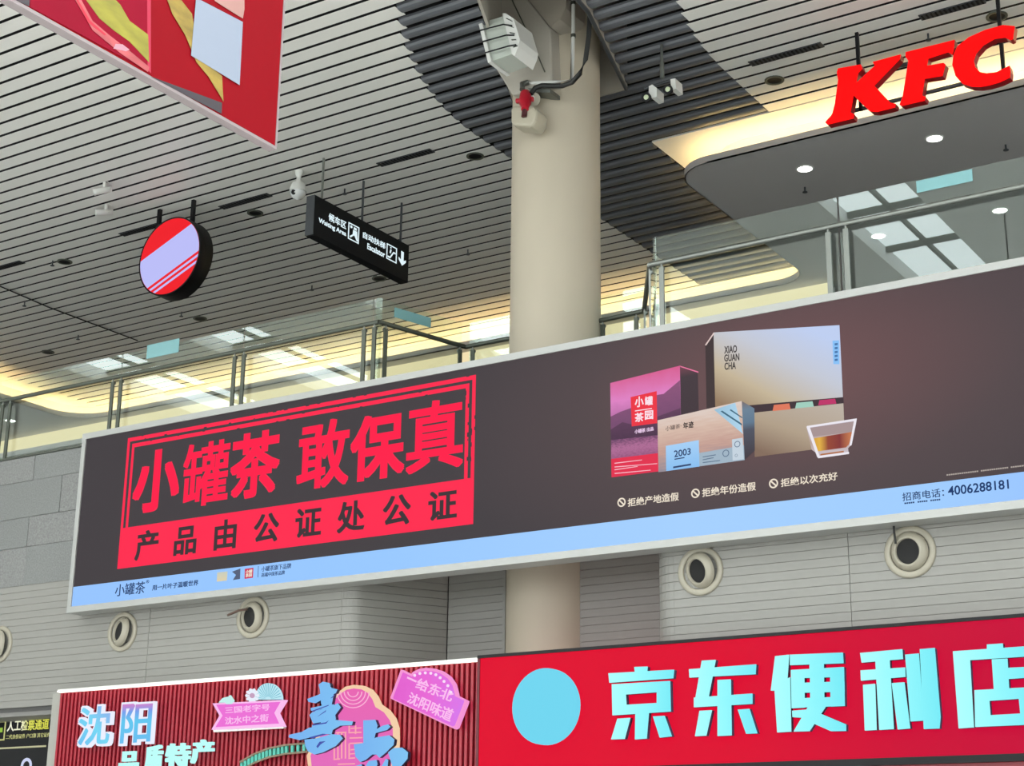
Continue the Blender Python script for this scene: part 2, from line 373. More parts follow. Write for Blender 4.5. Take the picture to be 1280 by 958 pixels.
# ---- slatted ceiling of the upper level
CE = MB().box(-45, 26, 12.1, 14.6, ZC+0.25, ZC+0.35).box(-45, 8, 18.74, 34, ZC+0.25, ZC+0.35).box(-45, -11.3, 14.6, 18.74, ZC+0.25, ZC+0.35).box(-9.4, 8, 14.6, 18.74, ZC+0.25, ZC+0.35).box(-12.6, -8.6, 14.3, 19.0, 14.6, 14.7).box(-11.4, -11.3, 14.5, 18.84, ZC+0.25, 14.6).box(-9.4, -9.3, 14.5, 18.84, ZC+0.25, 14.6).box(-11.4, -9.3, 14.5, 14.6, ZC+0.25, 14.6).box(-11.4, -9.3, 18.74, 18.84, ZC+0.25, 14.6).build('ceiling', M_PLENUM, None, label='slatted metal ceiling with a curved dark band', cat='ceiling', kind='structure')
SP = 0.2985
slat_me = MB().box(-0.5, 0.5, -0.119, 0.119, 0, 0.005).mesh('slat', M_SLAT, Vector((0, 0, 0)))
hb = MB(); pr = [(-0.085, 0.07), (-0.085, 0.035), (-0.06, 0.008), (-0.024, 0), (0.024, 0), (0.06, 0.008), (0.085, 0.035), (0.085, 0.07)]
hb.prism([(-0.5, a, b) for a, b in pr], (1, 0, 0)); tube_me = hb.mesh('dark_slat', M_DARKSLAT, Vector((0, 0, 0)))
def arcL(Y): return -12.97 + (0.088*(19.1-Y)**2 if Y < 19.1 else 0)
def arcR(Y): return -8.86 + (0.075*(19.1-Y)**2 if Y < 19.1 else 0)
Yg0 = onZ(0, 690*.12531, ZC).y   # a gap line measured in the photograph
k0 = math.ceil((12.12-Yg0)/SP); Y = Yg0 + SP*(k0+0.5)
XWL = -29.35
while Y < 26.55:
    xl = XWL if Y > 16 else -42
    a, b = arcL(Y), arcR(Y); e = 6.0 if Y < 20.72 else -10.85
    link('slat', slat_me, ((xl+a)/2, Y, ZC), CE, (a-xl, 1, 1))
    be = min(b, e)
    segs = [(a, be)]
    if YO0-0.1 < Y < YO1+0.1: segs = [(a, OPL(Y)-0.03), (OPR(Y)+0.03, be)]
    for g0, g1 in segs:
        if g1-g0 > 0.05: link('dark_slat', tube_me, ((g0+g1)/2, Y, ZC-0.012), CE, (g1-g0, 1, 1))
    if e > b: link('slat', slat_me, ((b+e)/2, Y, ZC), CE, (e-b, 1, 1))
    Y += SP

# ---- dropped soffits round the slatted field, with cove lighting
def rnd(pts):
    """pts: (x, y, radius) -> rounded plan outline"""
    out = []; n = len(pts)
    for i, (x, y, r) in enumerate(pts):
        if r <= 0: out.append(Vector((x, y, 0))); continue
        p = Vector((x, y, 0)); a = (Vector((*pts[i-1][:2], 0))-p).normalized(); b = (Vector((*pts[(i+1) % n][:2], 0))-p).normalized()
        c = p + (a+b)*r
        s0, s1 = p+a*r-c, p+b*r-c
        for k in range(9):
            t = k/8*math.pi/2; out.append(c + s0*math.cos(t) + s1*math.sin(t))
    return out
def outline(d, dY, rc):
    xl, yf, yb, xs = -10.62+d, 20.80+d, 26.22+dY, -29.2-d
    return rnd([(6, yf, 0), (xl, yf, 0.62 if rc else 0), (xl, yb, 0.62 if rc else 0), (xs, yb, 0.9 if rc else 0), (xs, 15.0, 0), (-44, 15.0, 0), (-44, 33.5, 0), (6, 33.5, 0)])
SO = thing('ceiling_soffit', (-10, 26, ZS), 'grey dropped soffit with warm cove light round the slatted ceiling', 'soffit', kind='structure')
MB().prism([p+Vector((0, 0, ZS)) for p in outline(0, 0, True)], (0, 0, 0.02)).build('soffit_board', M_SOFFIT, SO)
def ribbon(off, offY, z0, z1, w, name, m):
    path = outline(off, offY, True)[:-3]; b = MB(); path = [p for p in path]
    for p, q in zip(path, path[1:]):
        t = (q-p)
        if t.length < 1e-5: continue
        n = Vector((t.y, -t.x, 0)).normalized()*w
        b.add([p+Vector((0,0,z0)), q+Vector((0,0,z0)), q+n+Vector((0,0,z0)), p+n+Vector((0,0,z0)), p+Vector((0,0,z1)), q+Vector((0,0,z1)), q+n+Vector((0,0,z1)), p+n+Vector((0,0,z1))],
              [(0,3,2,1),(4,5,6,7),(0,1,5,4),(1,2,6,5),(2,3,7,6),(3,0,4,7)])
    return b.build(name, m, SO)
ribbon(0.0, 0.0, ZS, ZS+0.115, 0.02, 'lip', mat('grey_lip', (158, 155, 152), 0.6))
ribbon(0.42, 0.55, ZS+0.02, ZC+0.02, 0.02, 'upstand', M_GYPSUM)
ribbon(0.25, 0.3, ZS+0.022, ZS+0.035, 0.03, 'led_strip', M_WARM)
MB().prism([p+Vector((0, 0, ZC+0.005)) for p in outline(-0.2, 0.38, False)], (0, 0, 0.03)).build('gypsum_ceiling', M_GYPSUM, SO)
# upper-level shop wall behind, with a glowing lintel
boxo('wall_upper', mat('taupe_wall', (140, 136, 130), 0.6), None, -44, 6, 30.6, 30.9, 7.75, ZS, label='pale shop wall at the back of the upper level', cat='wall', kind='structure')
YLB = 26.5
za, zb_ = onY(926, 395, YLB).z, ZS-0.012
LB = thing('light_band', (-14, YLB, za), 'long warm glowing lintel band above the upper level shops', 'light')
xe = onY(1036, 366, YLB).x
boxo('diffuser', emit('warm_lintel', (248, 230, 182), 0.95), LB, -40, xe, YLB, YLB+0.05, za, zb_)
boxo('casing', M_GYPSUM, LB, -40, xe, YLB+0.05, YLB+0.3, za-0.03, zb_)
boxo('bottom_trim', M_SOFFIT, LB, -40, xe, YLB-0.03, YLB+0.3, za-0.12, za)
# canopy downlights
for k, (x, y) in enumerate(((1006, 211), (1168, 173), (1098, 295), (1250, 263))):
    p = onZ(x, y, ZS)
    T = thing('downlight', p, ['lit round downlight at the front left of the canopy soffit', 'lit round downlight under the last red sign letter', 'lit round downlight seen through the glass near the teal sticker', 'lit round downlight at the right edge seen through glass'][k], 'downlight', 'lit downlights in the canopy soffit')
    MB().lathe((p.x, p.y, ZS), (0, 0, -1), [(-0.01, 0.14), (0.012, 0.14), (0.012, 0.115), (0.0, 0.11)], 24).build('trim_ring', M_WHITE, T)
    MB().lathe((p.x, p.y, ZS), (0, 0, -1), [(0.004, 0.112), (0.006, 0.0)], 24).build('lens', M_DOWN, T)
p = onZ(13, 526, ZS)
T = thing('downlight', p, 'lit round downlight in the far soffit at the left edge', 'downlight', 'lit downlights in the canopy soffit')
MB().lathe((p.x, p.y, ZS), (0, 0, -1), [(-0.01, 0.16), (0.012, 0.16), (0.012, 0.12), (0.0, 0.11)], 24).build('trim_ring', M_WHITE, T)
MB().lathe((p.x, p.y, ZS), (0, 0, -1), [(0.004, 0.112), (0.006, 0.0)], 24).build('lens', M_DOWN, T)

# ---- hall ceiling nearer the viewer, with roof lights running away from the front (narrow ones reflect in the railing glass, wide ones are added to light the hall)
hall = MB(); sky_x = [(-27.4, -25.4), (-23.6, -21.9), (-19.0, -14.0), (-9.55, -8.05), (-5.8, 3.0), (9.0, 14.0)]  # wide openings added so daylight bounces off the floor
ys0, ys1 = -9.0, 11.9
xprev = -44
for a, b in sky_x: hall.box(xprev, a, ys0, ys1, ZC, ZC+0.12); xprev = b
hall.box(xprev, 26, ys0, ys1, ZC, ZC+0.12); hall.box(-44, 26, ys1, 12.1, ZC, ZC+0.12); hall.box(-44, 26, -17, ys0, ZC, ZC+0.12)
HC = hall.build('ceiling_hall', M_SLAT, None, label='hall ceiling above the viewer with narrow roof lights and wide ones added for light', cat='ceiling', kind='structure')
for a, b in sky_x:
    MB().box(a-0.04, a, ys0, ys1, ZC+0.12, ZC+0.3).box(b, b+0.04, ys0, ys1, ZC+0.12, ZC+0.3).box(a, b, ys1, ys1+0.04, ZC+0.12, ZC+0.3).build('rooflight_kerb', M_GYPSUM, HC)
    y = -8.9
    while y < 11.8: boxo('glazing_bar', M_STEELD, HC, a, b, y-0.05, y+0.05, ZC+0.2, ZC+0.3); y += 1.85
    boxo('glazing_bar', M_STEELD, HC, (a+b)/2-0.03, (a+b)/2+0.03, ys0, ys1, ZC+0.2, ZC+0.28)

# ================================================================== THE LONG SCREEN
BX0 = onY(108.6, 549.4, YB).x; BX1 = -2.2; BZ0 = onY(90.1, 758.9, YB).z; BZ1 = onY(108.6, 549.4, YB).z
BB = thing('billboard_screen', ((BX0+BX1)/2, YB, BZ0), 'very long dark advertising screen with red stamp lettering and tea boxes', 'billboard')
FWD = 0.075
boxo('frame_top', M_ALU, BB, BX0-FWD, BX1+FWD, YB-0.02, YB+0.30, BZ1, BZ1+0.085)
boxo('frame_bottom', M_ALU, BB, BX0-FWD, BX1+FWD, YB-0.02, YB+0.26, BZ0-0.085, BZ0)
boxo('frame_side', M_ALU, BB, BX0-FWD, BX0, YB-0.02, YB+0.26, BZ0, BZ1)
boxo('frame_side', M_ALU, BB, BX1, BX1+FWD, YB-0.02, YB+0.26, BZ0, BZ1)
# lit panel: dark picture ground with a dim plum glow round the boxes
scr = bpy.data.materials.new('screen_picture'); scr.use_nodes = True; nt = scr.node_tree; b = nt.nodes['Principled BSDF']
b.inputs['Base Color'].default_value = (0.006, 0.006, 0.006, 1); b.inputs['Roughness'].default_value = 0.6; b.inputs['Specular IOR Level'].default_value = 0.05
tc = nt.nodes.new('ShaderNodeTexCoord'); mp = nt.nodes.new('ShaderNodeMapping'); mp.vector_type = 'POINT'
gx = (onY(985, 455, YB).x - (BX0+BX1)/2); gz = onY(985, 470, YB).z - (BZ0+BZ1)/2
mp.inputs['Location'].default_value = (-gx/4.6, 0, -gz/2.3); mp.inputs['Scale'].default_value = (1/4.6, 0.0, 1/2.3)
gr = nt.nodes.new('ShaderNodeTexGradient'); gr.gradient_type = 'SPHERICAL'; rp = nt.nodes.new('ShaderNodeValToRGB')
rp.color_ramp.elements[0].color = (*L3((66, 60, 64)), 1); rp.color_ramp.elements[1].color = (*L3((118, 82, 84)), 1)
e_ = rp.color_ramp.elements.new(0.45); e_.color = (*L3((84, 70, 73)), 1)
nt.links.new(tc.outputs['Object'], mp.inputs[0]); nt.links.new(mp.outputs[0], gr.inputs[0]); nt.links.new(gr.outputs['Color'], rp.inputs[0]); nt.links.new(rp.outputs[0], b.inputs['Emission Color'])
b.inputs['Emission Strength'].default_value = 0.92*2.0**(-EXPO)
boxo('display_panel', scr, BB, BX0, BX1, YB, YB+0.2, BZ0, BZ1)
T1 = YB-0.004
E_RED = emit('screen_red', (255, 40, 78)); E_DARK = emit('screen_dark', (66, 58, 62)); E_NAVY = emit('screen_navy', (38, 62, 108)); E_PALE = emit('screen_cream', (238, 226, 208))
E_BLUE = emit_grad('screen_blue', [(0.0, (150, 196, 255)), (0.35, (152, 200, 255)), (0.62, (165, 208, 255)), (0.8, (160, 205, 255)), (1.0, (140, 180, 255))], 'X')
zb1 = onY(91.5, 734.2, YB).z
boxo('blue_strip', E_BLUE, BB, BX0, BX1, YB-0.003, YB-0.001, BZ0, zb1)
# red stamp frame and block
def bandY(x0, x1, z0, z1, name, m, t=0.004): return boxo(name, m, BB, x0, x1, YB-t, YB-0.0005, z0, z1)
sx0, sx1 = onY(160.2, 549, YB).x, onY(595, 470, YB).x; sz1 = onY(160.2, 548.2, YB).z
bx0 = onY(153.2, 661, YB).x; bz1 = onY(153.2, 660.8, YB).z; bz0 = onY(147.7, 711.6, YB).z
st = MB(); w = 0.055
for off, ww in ((0.0, w), (0.095, w)):
    st.box(sx0+off, sx1-off, YB-0.004, YB-0.0005, sz1-off-ww, sz1-off)
    st.box(sx0+off, sx0+off+ww*0.8, YB-0.004, YB-0.0005, bz1, sz1-off-ww); st.box(sx1-off-ww*0.9, sx1-off, YB-0.004, YB-0.0005, bz1, sz1-off-ww)
st.build('stamp_border', E_RED, BB)
wear = MB()
for k in range(26):
    x = random.uniform(sx0, sx1); z = sz1 - random.choice((0.0, 0.05, 0.095, 0.15)); s_ = random.uniform(0.008, 0.02)
    wear.box(x-s_*1.6, x+s_*1.6, YB-0.006, YB-0.004, z-s_*0.6, z+s_*0.6)
for k in range(14):
    z = random.uniform(bz1+0.1, sz1-0.2); x = sx1-random.choice((0.0, 0.05, 0.1, 0.145)); s_ = random.uniform(0.008, 0.02)
    wear.box(x-s_*0.6, x+s_*0.6, YB-0.006, YB-0.004, z-s_*1.6, z+s_*1.6)
wear.build('stamp_wear', E_DARK, BB, kind='stuff')
bandY(sx0-0.0, sx1, bz0, bz1+0.002, 'stamp_block', E_RED)
big = {'小': ((165.4, 623), (223.6, 615), (199, 562), (184, 641)), '罐': ((226, 631), (288.5, 554), (279, 549), (252.8, 632.6)), '茶': ((286.2, 616), (351.4, 546.5), (331.7, 538), (309, 623.5)),
       '敢': ((370.3, 603.8), (438, 535), (420, 523), (396.7, 611)), '保': ((438, 565), (506.3, 556), (500, 513), (448, 603)), '真': ((507.6, 573), (579, 565), (542, 501), (510.4, 593.5))}
for ch, q in big.items(): text_on('stamp_character', ch, E_RED, BB, frameY(*q, YB), {'罐': 0.014, '真': 0.017, '茶': 0.024, '敢': 0.018, '保': 0.026, '小': 0.032}[ch])
small = [('产', (168, 700), (199, 668), (185.7, 663), (170.5, 701.4)), ('品', (216.8, 693), (245.6, 677), (242.5, 657), (221, 695)), ('由', (266.9, 688), (296.4, 653.7), (283, 649.6), (270, 688.6)),
         ('公', (317.7, 658.7), (349, 653.7), (338, 641.5), (320.7, 680)), ('证', (369.5, 651.6), (402.5, 635), (375.6, 636.4), (373.5, 672.6)), ('处', (422, 644), (456, 642.5), (446.6, 625.6), (425, 667)),
         ('公', (479, 635), (513.5, 635), (503.8, 618), (482, 659)), ('证', (535.6, 628.4), (571, 644), (569.4, 611), (539.4, 651.5))]
for ch, *q in small: text_on('block_character', ch, E_DARK, BB, frameY(*q, YB-0.0045), 0.02)
# blue strip print
YT = YB-0.0035
text_on('strip_text', '小罐茶', E_NAVY, BB, frameY((144, 739), (181.5, 733), (163, 729), (149.5, 745.5), YT), 0.004)
text_on('strip_text', '®', E_NAVY, BB, frameY((183, 727), (186.5, 727), (184, 725.5), (184, 729.5), YT), 0.0)
text_on('strip_text', '用一片叶子温暖世界', E_NAVY, BB, frameY((190.5, 736), (248, 729), (245, 725.4), (192.5, 738.5), YT), 0.006)
text_on('strip_text', '小罐茶旗下品牌', E_NAVY, BB, frameY((327, 712.3), (364, 707.6), (361, 704.5), (329.7, 714.8), YT), 0.0)
text_on('strip_text', '高端中国茶品牌', E_NAVY, BB, frameY((327, 719.9), (356, 716.4), (354, 713.5), (327, 721.8), YT), 0.0)
text_on('strip_text', '招商电话：', E_NAVY, BB, frameY((1128, 621.4), (1180, 616), (1170, 611.5), (1131, 626.6), YT), 0.004)
text_on('strip_text', '4006288181', E_NAVY, BB, frameY((1185.2, 616.3), (1261, 606.3), (1258, 599.7), (1187.7, 619.8), YT), 0.008)
d = MB()
for a, b_, y0, y1 in ((1130.6, 1143, 629.6, 628.2), (1147, 1160, 627.8, 626.4), (1163, 1176, 626, 624.6)):
    x = a
    while x < b_-1: 
        p0, p1 = onY(x, y0, YT).x, onY(x+2.0, y0, YT).x; z = onY(x, y0+(y1-y0)*(x-a)/(b_-a), YT).z
        d.box(p0, p1, YT-0.001, YT, z-0.008, z+0.008); x += 2.6
d.build('fine_print', E_NAVY, BB, kind='stuff')
d = MB(); x = 1183
while x < 1330:
    if not (1222 < x < 1226 or 1260 < x < 1263):
        z = onY(x, 594.2-(x-1183)*0.122, YB).z; p0, p1 = onY(x, 590, YB).x, onY(x+2.1, 590, YB).x
        d.box(p0, p1, YB-0.003, YB-0.001, z-0.007, z+0.007)
    x += 2.7
d.build('fine_print', emit('fine_grey', (176, 166, 158)), BB, kind='stuff')
boxo('strip_rule', E_NAVY, BB, onY(322.7, 715, YT).x-0.004, onY(322.7, 715, YT).x+0.004, YT-0.001, YT, onY(322.7, 722, YT).z, onY(322.7, 708, YT).z)
polyY([(271.5, 716), (284.5, 714.5), (283.5, 726), (271, 727.5)], YT, 0.001, 'strip_icon', emit_grad('icon_sand', [(0, (222, 208, 170)), (1, (200, 205, 190))], 'Z'), BB)
polyY([(290, 715), (300.5, 711), (300, 724), (291, 725.5), (295, 719)], YT, 0.001, 'strip_icon', emit('icon_ink', (86, 96, 122)), BB)
polyY([(306, 711.5), (316.8, 710), (316.2, 722.5), (305.6, 724)], YT, 0.001, 'strip_icon', emit('icon_red', (206, 56, 92)), BB)
text_on('strip_icon_text', '小罐茶园'[0:2]+'\n'+'茶园', E_PALE, BB, frameQ((307.5, 713), (315.5, 712), (315, 721), (307, 722.2), YT-0.001), 0.01)
# slogans with no-entry marks
for k, (cx, cy, tx, q) in enumerate((((777), 628.3, '拒绝产地造假', ((784.8, 625.6), (848.5, 621.5), (847, 615.5), (787.5, 633.7))),
                                  (869.4, 617, '拒绝年份造假', ((877.8, 614.7), (944.8, 609.3), (943.5, 602.5), (879.7, 621.5))),
                                  (967, 604.7, '拒绝以次充好', ((976, 602.5), (1047, 597), (1045, 590), (978.7, 609))))):
    c = onY(cx, cy, YB)
    ringY(c.x, c.z, YB-0.003, 0.037, 0.053, 0.002, 'no_mark', E_PALE, BB)
    MB().prism([(c.x-0.036, YB-0.003, c.z+0.024), (c.x-0.024, YB-0.003, c.z+0.036), (c.x+0.036, YB-0.003, c.z-0.024), (c.x+0.024, YB-0.003, c.z-0.036)], (0, 0.002, 0)).build('no_mark_bar', E_PALE, BB)
    text_on('slogan', tx, E_PALE, BB, frameY(*q, YB), 0.008)
# pictured pack: plum carton
K = (740, 380, .2713)
def pic(pts, lay, name, m): return polyY(crop(pts, *K), YB-0.002-0.0012*lay, 0.001, name, m, BB)
pic([(84, 365), (405, 285), (410, 560), (310, 772), (90, 800)], 1, 'pictured_carton', emit_grad('carton_sky', [(0, (92, 62, 92)), (0.5, (150, 92, 140)), (0.75, (222, 130, 196)), (1, (214, 92, 140))], 'Z', noise=0.12, nscale=6))
pic([(405, 285), (487, 312), (492, 500), (410, 560)], 1, 'pictured_carton_side', emit_grad('carton_side', [(0, (66, 54, 60)), (0.8, (70, 58, 64)), (1, (120, 70, 84))], 'Z'))
pic([(405, 285), (490, 312), (490, 318), (408, 291)], 2, 'pictured_edge', emit('edge_rose', (232, 120, 160)))
pic([(86, 520), (130, 498), (180, 480), (250, 470), (300, 420), (330, 415), (405, 352), (408, 480), (300, 560), (88, 610)], 2, 'pictured_hills', emit_grad('hills_far', [(0, (112, 72, 108)), (1, (140, 84, 122))], 'Z', noise=0.5, nscale=9, rot=0.4, stretch=(1, 1, 3)))
pic([(86, 580), (140, 545), (200, 560), (300, 520), (408, 480), (408, 560), (304, 640), (88, 640)], 3, 'pictured_hills', emit_grad('hills_near', [(0, (70, 48, 70)), (1, (98, 64, 92))], 'Z', noise=0.5, nscale=11, rot=0.3, stretch=(1, 1, 3)))
pic([(88, 628), (304, 605), (304, 690), (88, 716)], 4, 'pictured_rows', emit_grad('tea_rows', [(0, (150, 88, 128)), (0.5, (176, 108, 150)), (1, (110, 70, 104))], 'Z', noise=1.2, nscale=26, rot=0.5, stretch=(1, 1, 2.5)))
pic([(88, 715), (303, 688), (308, 772), (90, 800)], 4, 'pictured_red_base', emit('carton_red', (226, 48, 78)))
for j, (y0, x1) in enumerate(((728, 230), (745, 300), (758, 210), (775, 270))):
    pic([(104, y0+5), (x1, y0-10), (x1, y0-7), (104, y0+9)], 5, 'pictured_print', emit('print_rose', (246, 190, 205)))
pic([(178, 430), (298, 402), (300, 550), (183, 565)], 5, 'pictured_label', emit('label_red', (236, 52, 68)))
for ch, (x0, y0, x1, y1) in zip('小罐茶园', ((198, 425, 238, 478), (244, 424, 280, 470), (198, 500, 238, 546), (244, 490, 282, 535))):
    text_on('pictured_label_text', ch, emit('label_white', (252, 226, 236)), BB, frameQ(*crop([(x0, y0+4), (x1, y0), (x1, y1-4), (x0, y1)], *K), YB-0.009), 0.018)
pic([(198, 492), (276, 480), (276, 484), (198, 496)], 6, 'pictured_label_rule', MATS['label_white'])
text_on('pictured_text', '小罐茶 出品', emit('print_lilac', (226, 196, 226)), BB, frameQ(*crop([(196, 580), (284, 566), (284, 584), (198, 600)], *K), YB-0.008), 0.02)
# pictured pack: gold double box
pic([(560, 132), (1140, 98), (1156, 432), (700, 470), (568, 482)], 1, 'pictured_gold_lid', emit_grad('gold_lid', [(0.1, (150, 124, 98)), (0.3, (196, 180, 152)), (0.55, (196, 200, 212)), (0.8, (190, 206, 240))], 'XZ'))
pic([(522, 188), (560, 132), (568, 482), (528, 500)], 1, 'pictured_gold_side', emit('gold_side', (66, 54, 56)))
pic([(520, 190), (556, 138), (560, 132), (564, 136), (526, 192)], 2, 'pictured_edge', emit('edge_gold', (224, 200, 196)))
pic([(697, 470), (1158, 430), (1160, 458), (742, 502)], 2, 'pictured_slot', emit('slot_dark', (66, 52, 58)))
for (a, c) in (((832, 466, 915, 492), (222, 120, 92)), ((936, 456, 1022, 480), (160, 206, 190)), ((1042, 444, 1126, 466), (190, 52, 104))):
    x0, y0, x1, y1 = a; pic([(x0+6, y0), (x1-6, y0-7), (x1, y1-6), (x0, y1+2)], 3, 'pictured_tab', emit('tab_%d' % c[0], c))
pic([(742, 502), (1158, 456), (1166, 652), (750, 706)], 1, 'pictured_gold_base', emit_grad('gold_base', [(0.1, (132, 108, 92)), (0.45, (176, 158, 136)), (0.9, (188, 176, 164))], 'XZ'))
for body, q in (('XIAO', [(610, 196), (668, 190), (668, 224), (610, 230)]), ('GUAN', [(610, 234), (679, 228), (679, 261), (610, 267)]), ('CHA', [(611, 272), (663, 267), (663, 300), (611, 305)])):
    text_on('pictured_text', body, emit('ink_brown', (70, 66, 66)), BB, frameQ(*crop(q, *K), YB-0.006), 0.012)
pic([(1108, 170), (1138, 168), (1140, 278), (1112, 278)], 2, 'pictured_tag', emit('tag_blue', (136, 192, 246)))
for j in range(5): pic([(1118, 182+j*18), (1132, 180+j*18), (1132, 190+j*18), (1118, 192+j*18)], 3, 'pictured_tag_print', emit('tag_ink', (70, 116, 170)))
# pictured pack: wooden tea box
pic([(302, 537), (690, 448), (703, 720), (340, 772), (306, 776)], 6, 'pictured_wood_box', emit_grad('wood_print', [(0, (150, 140, 150)), (0.35, (196, 158, 146)), (0.7, (214, 186, 170)), (1, (222, 206, 198))], 'Z', noise=0.45, nscale=7, rot=0.23, stretch=(0.6, 1, 6)))
pic([(690, 448), (748, 482), (750, 676), (703, 720)], 6, 'pictured_wood_side', emit_grad('wood_side', [(0, (66, 56, 62)), (0.5, (80, 84, 98)), (0.62, (96, 120, 142)), (0.85, (108, 130, 150)), (1, (120, 104, 100))], 'Z'))
pic([(562, 488), (660, 456), (696, 600)], 7, 'pictured_band', emit_grad('band_blue', [(0, (150, 190, 214)), (1, (176, 214, 238))], 'X', noise=0.3, nscale=12))
pic([(600, 492), (690, 552), (692, 562), (592, 496)], 8, 'pictured_print', emit('ink_teal', (64, 104, 126)))
pic([(640, 486), (692, 522), (692, 528), (634, 490)], 8, 'pictured_print', MATS['ink_teal'])
pic([(492, 688), (700, 652), (703, 720), (495, 748)], 7, 'pictured_band', emit('band_grey', (160, 180, 196)))
pic([(645, 625), (694, 617), (699, 716), (648, 722)], 8, 'pictured_seal', emit('seal_pale', (196, 210, 222)))
for (cx, cy, rr) in ((672, 648, 15), (619, 690, 17), (667, 700, 7)):
    c = onY(*crop([(cx, cy)], *K)[0], YB); ringY(c.x, c.z, YB-0.014, rr*0.00185, rr*0.0024, 0.001, 'pictured_seal_ring', emit('seal_ink', (96, 116, 140)), BB, 16)
for j, (x1) in enumerate((570, 560, 590)): pic([(510, 704+j*13), (x1, 694+j*13), (x1, 698+j*13), (510, 708+j*13)], 8, 'pictured_print', MATS['seal_ink'])
pic([(340, 655), (492, 628), (495, 750), (342, 771)], 8, 'pictured_year_label', emit_grad('year_blue', [(0, (136, 190, 240)), (1, (166, 208, 246))], 'Z'))
text_on('pictured_text', '2003', emit('year_ink', (52, 70, 110)), BB, frameQ(*crop([(378, 677), (455, 664), (455, 695), (380, 708)], *K), YB-0.0135), 0.006)
pic([(380, 714), (426, 706), (426, 711), (380, 719)], 9, 'pictured_print', MATS['year_ink']); pic([(374, 750), (456, 736), (456, 744), (374, 758)], 9, 'pictured_print', MATS['year_ink'])
text_on('pictured_text', '小罐茶·', emit('ink_taupe', (110, 96, 92)), BB, frameQ(*crop([(338, 566), (412, 552), (412, 572), (340, 588)], *K), YB-0.011), 0.0)
text_on('pictured_text', '年迹', emit('ink_dark', (48, 44, 46)), BB, frameQ(*crop([(420, 548), (468, 540), (468, 570), (422, 578)], *K), YB-0.011), 0.012)
# pictured glass cup of tea
pic([(988, 566), (1220, 531), (1215, 560), (1195, 650), (1180, 665), (1182, 692), (1042, 712), (1036, 690), (1012, 672)], 4, 'pictured_cup', emit_grad('cup_glass', [(0, (206, 196, 206)), (0.5, (184, 160, 150)), (1, (196, 190, 206))], 'Z'))
pic([(1000, 572), (1206, 542), (1200, 590), (1008, 614)], 5, 'pictured_cup_inner', emit('cup_inner', (166, 146, 146)))
pic([(1010, 622), (1198, 590), (1184, 648), (1170, 662), (1040, 680), (1022, 664)], 5, 'pictured_tea', emit_grad('tea', [(0, (206, 150, 60)), (0.2, (226, 176, 70)), (0.4, (150, 72, 52)), (0.7, (132, 54, 54)), (0.95, (196, 120, 80))], 'X'))
pic([(1052, 692), (1160, 677), (1160, 684), (1052, 699)], 6, 'pictured_tea', emit('tea_base', (176, 110, 70)))
for q in ([(988, 566), (1002, 564), (1050, 706), (1038, 708)], [(1220, 531), (1208, 533), (1186, 655), (1196, 652)], [(990, 563), (1220, 528), (1218, 538), (992, 572)], [(1040, 702), (1184, 682), (1184, 692), (1042, 712)]):
    pic(q, 6, 'pictured_cup_rim', emit('rim_white', (236, 232, 240)))

# ================================================================== CONVENIENCE SHOP SIGN
YJ = 15.98
JX0 = onY(600.5, 823, YJ).x; JX1 = -2.6; JZ1 = onY(600.5, 823.5, YJ).z; JZ0 = onY(1200, 945, YJ).z
JS = thing('shop_sign', ((JX0+JX1)/2, YJ, JZ0), 'red lightbox shop sign with large pale cyan raised characters', 'sign')
boxo('light_panel', emit_grad('jd_red', [(0, (226, 0, 44)), (0.4, (222, 0, 46)), (0.62, (206, 0, 52)), (0.8, (200, 0, 56)), (1, (205, 0, 50))], 'X'), JS, JX0, JX1, YJ, YJ+0.14, JZ0, JZ1)
boxo('frame_top', M_BLACK, JS, JX0-0.03, JX1, YJ-0.02, YJ+0.3, JZ1, JZ1+0.035)
boxo('frame_bottom', M_BLACK, JS, JX0-0.03, JX1, YJ-0.03, YJ+0.3, JZ0-0.07, JZ0)
boxo('frame_side', mat('dark_red_edge', (86, 10, 22), 0.5), JS, JX0-0.035, JX0, YJ-0.01, YJ+0.3, JZ0-0.07, JZ1)
boxo('lower_fascia', mat('dark_red_fascia', (120, 10, 26), 0.4), JS, JX0, JX1, YJ+0.02, YJ+0.3, JZ0-0.6, JZ0-0.07)
E_CY = emit_grad('cyan_letter', [(0.0, (176, 255, 255)), (0.5, (150, 250, 255)), (1.0, (120, 236, 248))], 'X')
M_LSIDE = mat('teal_letter_side', (30, 70, 96), 0.5)
K1 = (600, 820, .28125); K2 = (940, 790, .265625)
def rect_hole(o, h): # outer quad, inner quad -> four quads
    return [[o[i], o[(i+1) % 4], h[(i+1) % 4], h[i]] for i in range(4)]
